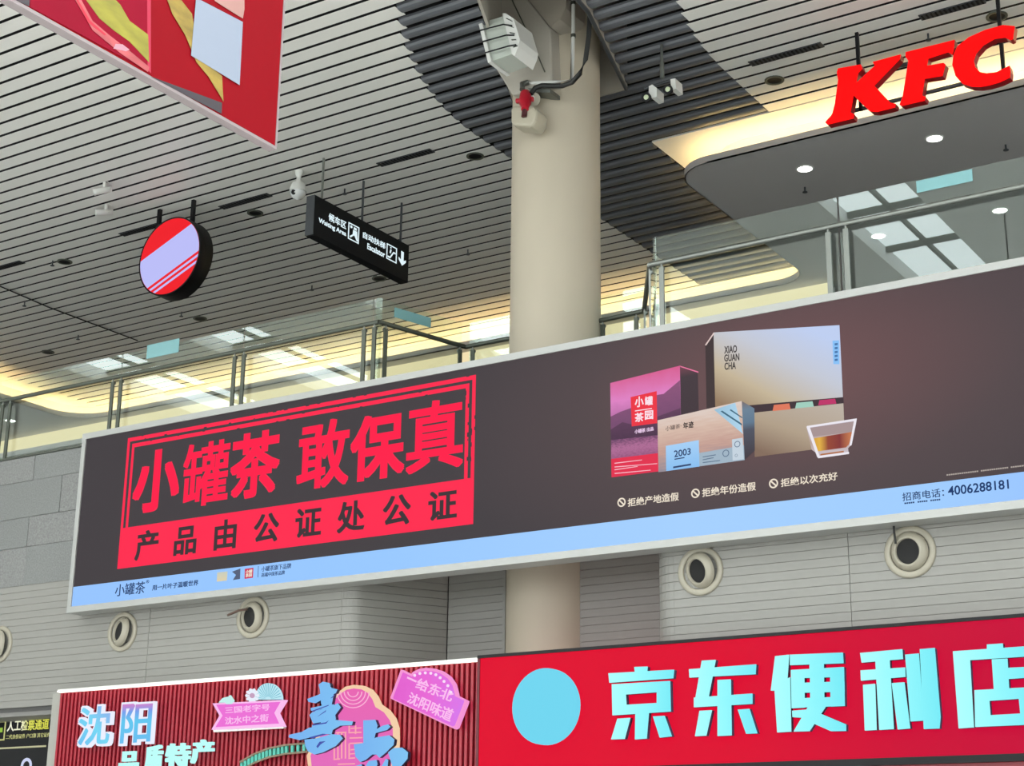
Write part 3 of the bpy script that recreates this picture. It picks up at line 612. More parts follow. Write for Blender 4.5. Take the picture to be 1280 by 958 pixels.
LET = [
 (K1, [[(685,50),(742,48),(740,72),(688,76)], [(570,78),(860,62),(856,100),(574,120)], *rect_hole([(585,127),(842,112),(845,248),(588,265)], [(645,172),(785,162),(785,210),(648,218)]),
       [(690,250),(748,247),(738,368),(688,372)], [(610,280),(665,276),(640,370),(582,372)], [(768,270),(818,267),(850,358),(798,364)]]),
 (K1, [[(928,60),(1225,38),(1222,82),(930,97)], [(985,22),(1045,18),(1010,200),(950,228)], [(950,186),(1208,168),(1208,214),(950,229)], [(1055,108),(1112,105),(1116,354),(1055,357)],
       [(975,245),(1028,242),(1003,355),(955,358)], [(1145,240),(1195,236),(1230,345),(1182,347)]]),
 (K2, [[(108,115),(172,108),(160,275),(88,277)], [(104,255),(176,215),(182,470),(118,474)], [(178,108),(425,98),(428,148),(178,157)], [(270,146),(335,144),(335,190),(270,190)],
       [(182,181),(243,177),(245,357),(186,360)], [(272,176),(335,172),(338,352),(274,355)], [(366,170),(430,166),(434,349),(370,352)], [(184,180),(430,166),(431,212),(185,219)], [(185,242),(432,234),(433,282),(186,288)], [(186,314),(433,306),(434,349),(187,358)],
       [(265,350),(346,350),(268,468),(195,470)], [(188,372),(262,366),(240,405),(190,402)], [(235,400),(322,386),(440,436),(440,467),(370,468),(288,432)]]),
 (K2, [[(508,100),(705,82),(708,128),(515,145)], [(510,182),(718,168),(720,212),(512,230)], [(580,138),(645,133),(665,458),(598,462)], [(522,250),(577,245),(584,462),(530,465)], [(657,242),(715,238),(742,455),(685,460)],
       [(720,108),(783,102),(806,418),(745,422)], [(789,82),(858,76),(885,400),(880,455),(808,458)]]),
 (K2, [[(1105,60),(1178,55),(1180,85),(1105,87)], [(945,92),(1322,66),(1322,114),(948,138)], [(945,96),(1022,100),(1042,450),(972,455)], [(1128,130),(1200,126),(1208,275),(1138,280)], [(1200,170),(1322,164),(1322,214),(1205,222)],
       *rect_hole([(1046,275),(1326,260),(1332,436),(1050,448)], [(1115,325),(1255,315),(1262,385),(1120,393)])]),
]
for Kk, polys in LET:
    lt = polysY([crop(q, *Kk) for q in polys], YJ-0.10, 0.02, 'letter', E_CY, JS)
    polysY([crop(q, *Kk) for q in polys], YJ-0.078, 0.078, 'letter_side', M_LSIDE, lt)
# blank oval light plate at the left of the characters
oc = onY(685, 884, YJ)
MB().lathe((oc.x, YJ-0.10, oc.z), (0, 1, 0), [(0, 0.001), (0, 0.40), (0.015, 0.42), (0.10, 0.42)], 48).build('oval_plate', emit('plate_cyan', (112, 214, 240)), JS)

# ================================================================== RED SLATTED FASCIA AND ITS SIGNS
YF = 16.10
FX0 = onY(75.5, 868, YF).x; FX1 = JX0-0.04; FZ1 = onY(77, 866.5, YF).z
FA = thing('slatted_fascia', ((FX0+FX1)/2, YF, 2.9), 'red vertical slat shop fascia under a white light strip', 'fascia')
boxo('backing', M_RED_BACK, FA, FX0, FX1, YF+0.075, YF+0.2, 2.6, FZ1)
fs_me = MB().box(-0.018, 0.018, 0, 0.075, -0.5, 0.5).mesh('slat', M_RED_SLAT, Vector((0, 0, 0)))
x = FX0+0.02; zz0 = 2.6
while x < FX1-0.02:
    link('slat', fs_me, (x, YF, (zz0+FZ1)/2), FA, (1, 1, FZ1-zz0)); x += 0.0735
boxo('cap', M_WHITE, FA, FX0-0.03, FX1, YF-0.03, YF+0.2, FZ1+0.026, FZ1+0.045)
boxo('light_strip', emit('cap_light', (255, 246, 236), 2.2), FA, FX0-0.02, FX1-0.01, YF-0.045, YF+0.03, FZ1+0.004, FZ1+0.026)
boxo('end_post', mat('grey_beige_post', (146, 144, 136), 0.6), FA, FX0-0.17, FX0-0.01, YF+0.02, YF+0.3, 2.0, FZ1)
boxo('end_trim', mat('orange_edge', (190, 84, 70), 0.5), FA, FX1-0.03, FX1, YF-0.03, YF+0.2, 2.6, FZ1)

YS = YF-0.10
M_SIGNSIDE = mat('dark_sign_side', (36, 40, 66), 0.5)
def glyph_sign(parent, ch, q, face, edge, bold, ebold, fr=frameY, name='letter'):
    """raised sign letter: bright outline body with the coloured face proud of it"""
    f0 = fr(*q, YS)
    bodyo = text_on(name, ch, edge, parent, f0, ebold, 0.05)
    k = 0.05
    f1 = lambda u, v, d: (lambda p: (p[0], p[1]-0.052, p[2]))(f0(k+(1-2*k)*u, k+(1-2*k)*v, d))
    text_on('face', ch, face, bodyo, f1, bold, 0.006); return bodyo
E_WLINE = emit('white_outline', (236, 240, 255)); E_CYB = emit_grad('sky_face', [(0, (110, 190, 240)), (0.5, (120, 216, 246)), (1, (150, 170, 235))], 'XZ')
E_CYB2 = emit_grad('sky_rose_face', [(0.0, (110, 190, 240)), (0.55, (100, 200, 240)), (0.8, (120, 160, 235)), (1, (214, 130, 200))], 'Z')
S1 = thing('character_sign', onY(150, 930, YS), 'two big blue and pink outlined characters at the left of the red slats', 'sign')
glyph_sign(S1, '沈', ((100, 910), (143, 915), (115, 882), (115, 935)), E_CYB, E_WLINE, 0.012, 0.05)
glyph_sign(S1, '阳', ((153, 910), (195, 905), (183, 877), (158, 933)), E_CYB2, E_WLINE, 0.012, 0.05)
S2 = thing('character_sign', onY(210, 956, YS), 'row of four glowing pale mint characters low on the red slats', 'sign')
E_MINT = emit('mint_face', (190, 255, 250))
for ch, q in (('品', ((151, 960), (174, 956), (161, 940), (161, 970))), ('质', ((183, 956), (204, 952), (197, 932), (190, 966))), ('特', ((209, 952), (239, 946), (220, 930), (215, 962))), ('产', ((241, 948), (269, 934), (258, 925), (246, 955)))):
    text_on('letter', ch, E_MINT, S2, frameY(*q, YS), 0.024, 0.05)
# pink ribbon sign with fan and daisy
K3 = (250, 840, 120/1277)
S3 = thing('ribbon_sign', onY(312, 914, YS), 'pink swallowtail ribbon sign topped by a fan and a daisy', 'sign')
E_PINK = emit('ribbon_pink', (236, 112, 214)); E_PINKL = emit('pink_line', (252, 190, 240)); E_PALEB = emit('fan_pale', (190, 232, 244)); E_FANL = emit('fan_white', (232, 240, 252))
rib = [(165, 422), (1132, 375), (1025, 548), (1112, 730), (150, 772), (258, 585)]
ri2 = [(215, 440), (1068, 402), (985, 548), (1050, 690), (205, 738), (300, 585)]
polyY(crop(rib, *K3), YS, 0.06, 'ribbon', E_PINKL, S3); polyY(crop(ri2, *K3), YS-0.006, 0.005, 'ribbon_face', E_PINK, S3)
polyY(crop([(175, 775), (1112, 732), (1108, 752), (180, 805)], *K3), YS+0.01, 0.05, 'ribbon_edge', M_WHITE, S3)
text_on('ribbon_text', '三国老字号', E_PINKL, S3, frameQ(*crop([(330, 470), (930, 425), (925, 515), (340, 560)], *K3), YS-0.006), 0.012)
text_on('ribbon_text', '沈水中之街', E_PINKL, S3, frameQ(*crop([(330, 605), (915, 560), (910, 665), (335, 705)], *K3), YS-0.006), 0.012)
fan = [(735+math.cos(a)*0, 0) for a in ()]
fc = (905, 378); fan = [(fc[0]+178*math.cos(math.pi*k/16), fc[1]-8+(-1)*218*math.sin(math.pi*k/16)) for k in range(17)]
polyY(crop(fan, *K3), YS+0.02, 0.04, 'fan', E_PALEB, S3)
fb = MB()
for k in range(0, 17):
    a0, a1 = math.pi*(k-0.12)/16, math.pi*(k+0.12)/16
    tri = [(fc[0]+40*math.cos(a0), fc[1]-8-40*math.sin(a0)), (fc[0]+176*math.cos(a0), fc[1]-8-216*math.sin(a0)), (fc[0]+176*math.cos(a1), fc[1]-8-216*math.sin(a1)), (fc[0]+40*math.cos(a1), fc[1]-8-40*math.sin(a1))]
    fb.prism([onY(x, y, YS+0.014) for x, y in crop(tri, *K3)], (0, 0.004, 0))
fb.build('fan_ribs', emit('fan_teal', (110, 186, 206)), S3)
dc = (692, 318)
for k in range(10):
    a = 2*math.pi*k/10; q = [(dc[0]+math.cos(a+s)*r, dc[1]+math.sin(a+s)*r*1.05) for r, s in ((24, -0.3), (82, -0.26), (96, 0), (82, 0.26), (24, 0.3))]
    polyY(crop(q, *K3), YS+0.004, 0.01, 'petal', E_FANL, S3)
polyY(crop([(dc[0]+34*math.cos(2*math.pi*k/14), dc[1]+34*math.sin(2*math.pi*k/14)) for k in range(14)], *K3), YS-0.002, 0.01, 'flower_heart', emit('heart_mauve', (196, 160, 190)), S3)
polyY(crop([(245, 410), (300, 350), (380, 330), (395, 312), (440, 380), (425, 440), (370, 450), (330, 410)], *K3), YS-0.004, 0.03, 'leaf_spray', emit('leaf_mint', (196, 240, 236)), S3)
# round cake-shaped sign with two blue characters
K4 = (350, 830, 170/1272)
S4 = thing('round_sign', onY(440, 958, YS), 'large pink scalloped round sign with two bold blue characters', 'sign')
blob = [(490, 320), (540, 270), (610, 215), (690, 198), (770, 205), (840, 240), (890, 300), (925, 378), (1000, 430), (1060, 510), (1088, 600), (1090, 720), (1080, 900), (1040, 1100), (300, 1100), (262, 960), (250, 860), (330, 700), (420, 520)]
bl2 = [(510, 335), (560, 285), (620, 245), (690, 232), (760, 240), (815, 270), (860, 330), (890, 405), (970, 455), (1025, 530), (1052, 610), (1055, 720), (1046, 900), (1010, 1090), (330, 1090), (296, 960), (285, 860), (360, 720), (440, 530)]
polyY(crop(blob, *K4), YS+0.02, 0.07, 'rim', emit('rim_cream', (244, 206, 170)), S4)
polyY(crop(bl2, *K4), YS+0.014, 0.005, 'face', emit_grad('cake_pink', [(0, (226, 110, 190)), (1, (232, 100, 178))], 'Z'), S4)
E_LNP = emit('pink_rib', (250, 176, 214))
for r0 in (44, 78, 112, 146):
    b = MB()
    for k in range(14):
        a0, a1 = math.pi*(k/14), math.pi*((k+1)/14)
        q = [(682+r*math.cos(a), 262+r*math.sin(a)) for r, a in ((r0, a0), (r0+9, a0), (r0+9, a1), (r0, a1))]
        b.prism([onY(x, y, YS+0.009) for x, y in crop(q, *K4)], (0, 0.004, 0))
    b.build('ripple', E_LNP, S4)
b = MB()
for (x0, y0, x1, y1) in ((500, 690, 512, 890), (535, 640, 547, 900), (570, 650, 582, 890), (605, 650, 617, 890), (500, 890, 560, 902), (540, 935, 700, 947), (520, 640, 620, 652), (640, 560, 652, 640), (640, 640, 760, 652), (700, 580, 712, 660), (660, 600, 760, 610), (650, 690, 770, 702), (650, 740, 770, 752), (640, 750, 652, 880), (660, 800, 700, 812), (640, 880, 700, 892), (655, 840, 700, 850)):
    b.prism([onY(x, y, YS+0.008) for x, y in crop([(x0, y0), (x1, y0-4), (x1, y1-4), (x0, y1)], *K4)], (0, 0.004, 0))
b.build('fret_pattern', emit('fret_rose', (250, 168, 176)), S4)
E_SKY = emit_grad('sky_blue_letter', [(0, (120, 178, 240)), (1, (128, 196, 244))], 'X')
def stroke_sign(polys, name):
    o = polysY([crop(q, *K4) for q in polys], YS-0.055, 0.006, name, E_SKY, S4)
    polysY([crop(q, *K4) for q in polys], YS-0.047, 0.06, 'letter_side', M_SIGNSIDE, o)
stroke_sign([[(360, 195), (400, 168), (460, 180), (470, 205), (440, 330), (385, 380), (372, 240)], [(255, 330), (360, 290), (470, 225), (535, 240), (520, 275), (420, 320), (330, 370), (265, 358)],
  [(285, 415), (380, 395), (460, 370), (470, 395), (330, 445), (290, 440)], [(275, 480), (300, 455), (480, 400), (540, 370), (566, 410), (500, 500), (420, 540), (310, 560)],
  [(270, 600), (430, 575), (500, 525), (680, 540), (670, 575), (560, 580), (440, 650), (180, 715), (80, 690), (85, 665), (200, 640)],
  [(228, 710), (330, 700), (480, 660), (560, 665), (585, 700), (520, 770), (400, 830), (320, 850), (260, 820), (235, 770)], [(455, 520), (520, 510), (480, 660), (420, 660)], [(385, 300), (470, 215), (505, 260), (480, 390), (390, 400)], [(400, 400), (500, 380), (520, 520), (380, 560)], [(300, 575), (480, 530), (520, 600), (290, 690)]], 'letter')
E_SLIT = emit('slit_navy', (70, 84, 170))
for q in ([(300, 440), (455, 385), (452, 394), (305, 450)], [(350, 495), (430, 435), (425, 450), (360, 490)], [(300, 570), (430, 548), (455, 530), (432, 560), (310, 580)], [(340, 775), (370, 730), (425, 725), (380, 755), (350, 790)], [(470, 325), (520, 285), (490, 318)], [(270, 690), (400, 655), (440, 660), (300, 700)]):
    polyY(crop(q, *K4), YS-0.058, 0.003, 'slit', E_SLIT, S4)
stroke_sign([[(778, 530), (890, 525), (910, 580), (880, 700), (870, 790), (780, 790)], [(890, 620), (960, 580), (1010, 568), (1030, 590), (1000, 620), (890, 650)], [(690, 755), (790, 740), (900, 690), (1020, 670), (1068, 710), (1060, 760), (990, 830), (930, 880), (900, 850), (860, 850), (800, 900), (750, 920), (705, 870)],
  [(1010, 830), (1060, 790), (1140, 785), (1195, 830), (1190, 890), (1130, 960), (1050, 960)], [(800, 960), (830, 910), (900, 900), (910, 940), (880, 1010), (800, 1010)], [(950, 960), (990, 890), (1010, 900), (1000, 1000)], [(700, 960), (760, 940), (780, 1010), (700, 1010)]], 'letter')
# green-tiled arch strip under the signs
S5 = thing('arch_strip', onY(350, 956, YS), 'curved strip of green tiles below the ribbon sign', 'trim')
ap = [(300, 958), (318, 948), (336, 941), (356, 937), (385, 934)]
b1, b2 = MB(), MB()
b1.tube([onY(x, y-5, YS+0.02) for x, y in ap], 0.014, 6); b1.tube([onY(x, y+6, YS+0.02) for x, y in ap], 0.014, 6); b1.build('edge_tube', mat('dull_bronze', (120, 104, 84), 0.5), S5)
for k in range(16):
    t = k/16*4; i = int(t); fx = t-i; x = ap[i][0]+(ap[i+1][0]-ap[i][0])*fx; y = ap[i][1]+(ap[i+1][1]-ap[i][1])*fx
    polyY([(x, y-4), (x+3.2, y-4.8), (x+3.2, y+5), (x, y+5.8)], YS+0.02, 0.03, 'tile', mat('green_tile', (62, 158, 140), 0.3), S5)
# tilted pink plaque
K5 = (480, 820, 120/1150)
S6 = thing('plaque_sign', onY(540, 905, YS), 'tilted pink plaque with an arched top and light dots', 'sign')
pl = [(205, 168), (320, 225), (345, 195), (420, 158), (500, 145), (590, 152), (690, 185), (780, 250), (840, 340), (868, 450), (872, 480), (990, 540), (985, 565), (870, 865), (845, 880), (80, 515), (78, 495), (195, 185)]
cx_, cy_ = 530, 520
pl2 = [(cx_+(x-cx_)*0.93, cy_+(y-cy_)*0.91) for x, y in pl]
polyY(crop(pl, *K5), YS, 0.06, 'plaque_rim', emit('plaque_rim', (246, 150, 214)), S6)
polyY(crop(pl2, *K5), YS-0.006, 0.005, 'plaque_face', emit_grad('plaque_face', [(0, (226, 96, 206)), (0.5, (232, 104, 214)), (1, (216, 120, 236))], 'X', noise=0.5, nscale=9), S6)
for x, y in ((375, 238), (437, 215), (502, 208), (568, 212), (628, 230), (680, 266), (726, 310), (772, 362), (808, 440)):
    c = onY(*crop([(x, y)], *K5)[0], YS)
    MB().lathe((c.x, YS-0.02, c.z), (0, 1, 0), [(0, 0.0), (0, 0.016), (0.015, 0.017)], 12).build('light_dot', emit('dot_white', (250, 222, 250)), S6)
text_on('plaque_text', '给东北', E_PINKL, S6, frameQ(*crop([(420, 260), (850, 430), (800, 560), (370, 390)], *K5), YS-0.007), 0.014)
text_on('plaque_text', '沈阳味道', E_PINKL, S6, frameQ(*crop([(320, 430), (850, 650), (790, 800), (270, 560)], *K5), YS-0.007), 0.014)
polyY(crop([(280, 250), (390, 300), (384, 322), (274, 272)], *K5), YS-0.009, 0.003, 'plaque_tag', E_PINKL, S6)

# ================================================================== GATE SIGN at the lower left
YG = 16.95
boxo('wall_gate', M_BLACK, None, -32, -18.2, YG+0.05, 18.4, 0, 3.92, label='dark recess of the ticket gate at the lower left', cat='wall', kind='structure')
boxo('trim_1', mat('soffit_grey_trim', (120, 118, 114), 0.6), None, -32, -17.9, YW+0.06, 18.5, 3.93, 4.0, label='grey soffit over the ticket gate recess', cat='trim', kind='structure')
GS = thing('gate_sign', onY(30, 940, YG), 'black ticket gate sign with pale yellow characters', 'sign')
gx1 = onY(64, 900, YG).x
boxo('sign_box', M_BLACK, GS, -26, gx1+0.35, YG-0.05, YG+0.04, 2.2, 3.92)
z = onY(30, 934.5, YG-0.05).z
boxo('divider', emit('gate_line', (190, 188, 150)), GS, -26, gx1, YG-0.056, YG-0.05, z-0.012, z+0.012)
E_YEL = emit_grad('gate_text', [(0, (238, 238, 220)), (0.35, (236, 236, 200)), (0.55, (222, 222, 96)), (1, (214, 214, 84))], 'X')  # yellower right half puts the uneven lighting into the text colour
text_on('gate_text', '人工检票通道', E_YEL, GS, frameY((8.8, 914), (61.7, 900), (60, 897.4), (10, 915), YG-0.05), 0.012)
text_on('gate_text', '二代身份证件 户口簿 其它证件', emit('gate_small', (196, 196, 130)), GS, frameY((7.6, 921.5), (63, 918), (62, 916), (8, 924.6), YG-0.05), 0.0)
a0 = onY(-4, 902, YG-0.05); a1 = onY(5.4, 926, YG-0.05)
gb = MB(); w = 0.02
gb.box(a0.x, a1.x, YG-0.056, YG-0.05, a0.z-w, a0.z); gb.box(a0.x, a1.x, YG-0.056, YG-0.05, a1.z, a1.z+w); gb.box(a1.x-w, a1.x, YG-0.056, YG-0.05, a1.z, a0.z)
gb.build('icon_frame', MATS['gate_small'], GS)
boxo('icon_figure', emit('gate_green', (150, 190, 70)), GS, a0.x, a1.x-0.06, YG-0.056, YG-0.05, a1.z+0.12, a0.z-0.1)
c = onY(33, 958, YG-0.05); ringY(c.x, c.z, YG-0.056, 0.07, 0.115, 0.006, 'number_ring', emit('gate_lilac', (206, 212, 240)), GS)

# ================================================================== AIR NOZZLES in the cladding
for k, (x, y, tilt, lab) in enumerate(((-2, 806, (-0.35, 0), 'round beige air nozzle cut by the left edge of the picture'), (152, 790, (-0.35, 0.1), 'round air nozzle under the left end of the screen'), (315, 772, (-0.2, -0.1), 'round air nozzle with a small twig on its rim'),
                                  (875, 714, (-0.35, -0.25), 'round air nozzle tilted down, right of the cream column'), (1137, 690, (-0.12, -0.1), 'round air nozzle with a dark cord hanging from its top'))):
    c = onY(x, y, YW-0.02)
    N = thing('air_nozzle', (c.x, YW, c.z), lab, 'air nozzle', 'round air nozzles in the cladding')
    MB().lathe((c.x, YW, c.z), (0, -1, 0), [(0.0, 0.275), (0.014, 0.275), (0.028, 0.262), (0.03, 0.215), (0.022, 0.207), (0.005, 0.205)], 44).build('flange', M_NOZZLE, N)
    ax = Vector((tilt[0], -1, tilt[1])).normalized(); cc = Vector((c.x, YW-0.032, c.z))
    MB().lathe(cc, ax, [(-0.02, 0.204), (0.008, 0.201), (0.03, 0.182), (0.05, 0.155), (0.055, 0.142), (0.05, 0.134), (0.02, 0.13)], 44).build('swivel_cone', M_NOZZLE, N)
    MB().lathe(cc, ax, [(0.022, 0.133), (0.015, 0.06), (0.012, 0.0005)], 32).build('throat', mat('dark_throat', (14, 13, 12), 0.8), N)
    if k == 2: MB().tube([c+Vector((-0.30, -0.14, 0.03)), c+Vector((-0.12, -0.13, 0.08)), c+Vector((0.0, -0.1, 0.09))], 0.016, 6).build('twig', mat('brown_twig', (74, 54, 44), 0.8), N)
    if k == 4: MB().tube([c+Vector((-0.12, -0.1, 0.42)), c+Vector((-0.12, -0.09, 0.2)), c+Vector((-0.115, -0.08, 0.08))], 0.012, 6).build('cord', M_RUBBER, N)

# ================================================================== GLASS BALUSTRADES
YBAL = 16.5; ZR = 8.82; ZG = 9.19; ZB = 7.55
def bal_run(pts, name, label, posts, stickers=(), metal=M_STEELD, panes=None):
    """pts: plan points of the run; posts: distances along the first segment"""
    a, b = Vector((*pts[0], 0)), Vector((*pts[1], 0)); d = (b-a); Ln = d.length; t = d/Ln; n = Vector((t.y, -t.x, 0))
    o = thing(name, (*pts[0], ZB), label, 'railing', 'glass railings of the upper level')
    MB().tube([a+Vector((0, 0, ZR)), b+Vector((0, 0, ZR))], 0.032, 12).build('handrail', metal, o)
    cuts = sorted(panes) if panes else [0, Ln]
    for u0, u1 in zip(cuts, cuts[1:]):
        p, q = a+t*(u0+0.012)-n*0.07, a+t*(u1-0.012)-n*0.07
        MB().prism([p+Vector((0,0,ZB)), q+Vector((0,0,ZB)), q+Vector((0,0,ZG)), p+Vector((0,0,ZG))], n*-0.012).build('glass_pane', M_GLASS, o)
    for u in posts:
        p = a+t*u
        MB().prism([p+t*-0.03+n*0.012+Vector((0,0,ZB)), p+t*0.03+n*0.012+Vector((0,0,ZB)), p+t*0.03-n*0.012+Vector((0,0,ZB)), p+t*-0.03-n*0.012+Vector((0,0,ZB))], (0, 0, ZR-ZB-0.06)).build('post', metal, o)
        MB().tube([p+Vector((0,0,ZR-0.09)), p+n*-0.035+Vector((0,0,ZR-0.07))], 0.03, 8).tube([p+Vector((0,0,ZR-0.07)), p+Vector((0,0,ZR))], 0.014, 8).build('bracket', M_STEEL, o)
    for (u0, u1, z0, z1) in stickers:
        p, q = a+t*u0-n*0.066, a+t*u1-n*0.066
        MB().prism([p+Vector((0,0,z0)), q+Vector((0,0,z0)), q+Vector((0,0,z1)), p+Vector((0,0,z1))], n*0.002).build('sticker', mat('teal_sticker', (112, 158, 160), 0.35), o, label='pale teal rectangular sticker')
    return o
def uX(px, py, x0): return onY(px, py, YBAL).x - x0
xa = -24.0; xb = onZ(474, 406, ZR).x
pj = [uX(px, 480, xa) for px in (11, 146, 297, 459)]
pp = []
for u in pj: pp += [u-0.085, u+0.085]
s0 = onY(180, 434, YBAL); s1 = onY(220, 428, YBAL)
bal_run([(xa, YBAL), (-12.78, YBAL)], 'glass_balustrade', 'long glass railing with steel posts above the left part of the screen', pp,
        [(s0.x-xa, s1.x-xa, onY(200, 443, YBAL).z, onY(200, 426, YBAL).z)], panes=[0]+[u for u in pj]+[11.22])
e0 = onZ(582, 434, ZR)
dl = (Vector((e0.x, e0.y))-Vector((-12.78, YBAL))).length
bal_run([(-12.78, YBAL), (e0.x, e0.y)], 'glass_balustrade', 'short glass return with a teal sticker left of the column', [dl-0.1, 0.12], [(dl*0.2, dl*0.62, 8.98, 9.12)])
YBK = e0.y
bal_run([(e0.x, YBK), (-11.3, YBK)], 'glass_balustrade', 'short set-back glass railing touching the left side of the column', [0.12, 0.92])
e1 = onZ(805, 389, ZR)
bal_run([(-10.3, YBK), (e1.x, e1.y)], 'glass_balustrade', 'short set-back glass railing right of the column', [0.1, (Vector((e1.x, e1.y))-Vector((-10.3, YBK))).length-0.12])
f0 = onY(812, 330, YBAL).x
bal_run([(e1.x, e1.y), (f0, YBAL)], 'glass_balustrade', 'glass return right of the column ending at the tall pane corner', [0.15, (Vector((f0, YBAL))-Vector((e1.x, e1.y))).length-0.05], metal=M_STEEL)
ju = onY(1048, 330, YBAL).x-f0
s0 = onY(1143, 230, YBAL); s1 = onY(1213, 215, YBAL)
bal_run([(f0, YBAL), (-1.5, YBAL)], 'glass_balustrade', 'glass railing with bright handrail above the right part of the screen', [ju-0.105, ju+0.105, 0.16, ju*2-0.1, ju*2+0.1],
        [(s0.x-f0, s1.x-f0, onY(1143, 239, YBAL).z, onY(1143, 224, YBAL).z)], metal=M_STEEL, panes=[0, ju, 2*ju, -1.5-f0])

# ================================================================== HANGING SIGNS
# red three-letter sign
YK = 18.85
KS = thing('restaurant_sign', onY(1150, 130, YK), 'big red illuminated three-letter sign hanging before the canopy', 'sign')
K6 = (1020, 20, .203125)
E_KR = emit('sign_red', (255, 6, 8), 1.15); M_KSIDE = mat('dark_red_side', (150, 16, 20), 0.35)
KF = [[(135,322),(275,298),(283,325),(258,352),(246,412),(362,305),(348,282),(520,236),(516,264),(358,428),(456,532),(490,540),(486,562),(375,590),(335,586),(300,556),(230,488),(212,592),(233,604),(230,630),(70,668),(56,654),(98,606),(116,540),(135,395),(128,345)],
      [(552,222),(852,146),(846,212),(838,236),(812,222),(690,262),(682,306),(785,288),(796,298),(778,368),(668,386),(652,488),(674,498),(668,520),(530,552),(513,544),(532,500),(568,275),(550,250)],
      [(1222,62),(1215,110),(1212,140),(1195,148),(1165,132),(1100,140),(1030,180),(985,230),(970,275),(980,315),(1010,345),(1050,352),(1110,345),(1190,305),(1196,340),(1193,378),(1130,408),(1060,428),(1010,436),(955,434),(900,415),(858,368),(838,300),(845,240),(870,185),(940,130),(1040,85),(1150,55)]]
for q in KF:
    lt = polyY(crop(q, *K6), YK, 0.012, 'letter', E_KR, KS)
    polyY(crop(q, *K6), YK+0.012, 0.13, 'letter_side', M_KSIDE, lt)
for py in (0.0,):
    A, B = onY(1040, 150, YK+0.16), onY(1262, 92, YK+0.16); zr = A.z+0.04
    MB().box(A.x, B.x, YK+0.15, YK+0.19, zr, zr+0.04).build('rail', M_DARKGREY, KS)
    A2 = onY(1100, 90, YK+0.16)
    MB().box(A.x+0.4, B.x, YK+0.15, YK+0.19, A2.z, A2.z+0.04).build('rail', M_DARKGREY, KS)
for px in (1072, 1252):
    p = onY(px, 60, YK+0.17); boxo('rod', M_BLACK, KS, p.x-0.022, p.x+0.022, YK+0.15, YK+0.195, zr, ZC)
# round red sign
YD = 18.45
c = onY(212, 320.5, YD); R_ = (onY(212, 273, YD).z-onY(212, 368, YD).z)/2
DS = thing('round_hanging_sign', c, 'round red lit sign with a black rim hanging from two rods', 'sign')
MB().lathe((c.x, YD, c.z), (0, 1, 0), [(-0.01, R_), (0.0, R_), (0.30, R_), (0.30, 0.0)], 64).lathe((c.x, YD, c.z), (0, 1, 0), [(-0.01, R_), (-0.01, R_*0.965), (0.0, R_*0.965)], 64).build('drum', M_BLACK, DS)
MB().lathe((c.x, YD, c.z), (0, 1, 0), [(-0.004, 0.0), (-0.004, R_*0.965), (0.02, R_*0.965)], 64).build('lit_face', emit('disc_red', (240, 34, 44)), DS)
E_DP = emit('disc_pale', (188, 190, 248))
def seg_band(u0, u1, name, m, yy):
    n = 20; r = R_*0.955; pts = []
    rot_ = math.radians(-68)
    a0, a1 = math.acos(u0), math.acos(u1)
    up = [(math.cos(a), math.sin(a)) for a in [a0+(a1-a0)*k/n for k in range(n+1)]]
    dn = [(math.cos(a), -math.sin(a)) for a in [a1+(a0-a1)*k/n for k in range(n+1)]]
    for x_, z_ in up+dn: pts.append((c.x+r*(x_*math.cos(rot_)-z_*math.sin(rot_)), yy, c.z+r*(x_*math.sin(rot_)+z_*math.cos(rot_))))
    MB().prism(pts, (0, 0.004, 0)).build(name, m, DS)
seg_band(-0.42, 0.42, 'pale_band', E_DP, YD-0.010); seg_band(0.5, 0.56, 'pale_stripe', E_DP, YD-0.010); seg_band(0.64, 0.70, 'pale_stripe', E_DP, YD-0.010)
for px in (199.5, 241):
    p = onY(px, 270, YD+0.15); boxo('rod', M_BLACK, DS, p.x-0.03, p.x+0.03, YD+0.12, YD+0.18, c.z+R_*0.8, ZC)
# direction sign
XS = -15.40
DI = thing('direction_sign', onX(450, 320, XS), 'long black hanging direction sign with white characters and a down arrow', 'sign')
pA = onX(394.4, 243.5, XS); pB = onX(511, 306.5, XS); pC = onX(394.4, 294, XS)
ztop = (pA.z+pB.z)/2; zbot = onX(504, 350.8, XS).z; y0, y1 = pA.y, onX(511, 330, XS).y
MB().box(XS-0.16, XS, y0, y1, zbot, ztop).build('sign_case', mat('black_sign_case', (10, 13, 17), 0.5, spec=0.2), DI, bevel=0.012)
boxo('end_cap', M_DARKGREY, DI, XS-0.165, XS-0.005, y0-0.012, y0+0.0, zbot+0.01, ztop)
E_SW = emit('sign_white', (226, 244, 250))
text_on('sign_text', '候车区', E_SW, DI, frameX((410.7, 272.6), (432.7, 281.4), (412.6, 266.6), (431.4, 286.6), XS), 0.012)
def fx(l, r, zc, h):
    Y0, Y1 = onX(*l, XS).y, onX(*r, XS).y; return lambda u, v, d: (XS+d, Y0+(Y1-Y0)*u, zc+h*(v-0.5))
text_on('sign_text', 'Waiting Area', E_SW, DI, fx((398.2, 279), (432.7, 290), (onX(398.2, 277.5, XS).z+onX(432.2, 291.5, XS).z)/2, 0.1), 0.016)
text_on('sign_text', '自动扶梯', E_SW, DI, frameX((453.7, 292.7), (481.5, 307.7), (454.6, 289.6), (480.3, 311.4), XS), 0.012)
text_on('sign_text', 'Escalator', E_SW, DI, fx((459, 310), (481, 318), (onX(459, 308.8, XS).z+onX(481, 317.8, XS).z)/2, 0.1), 0.016)
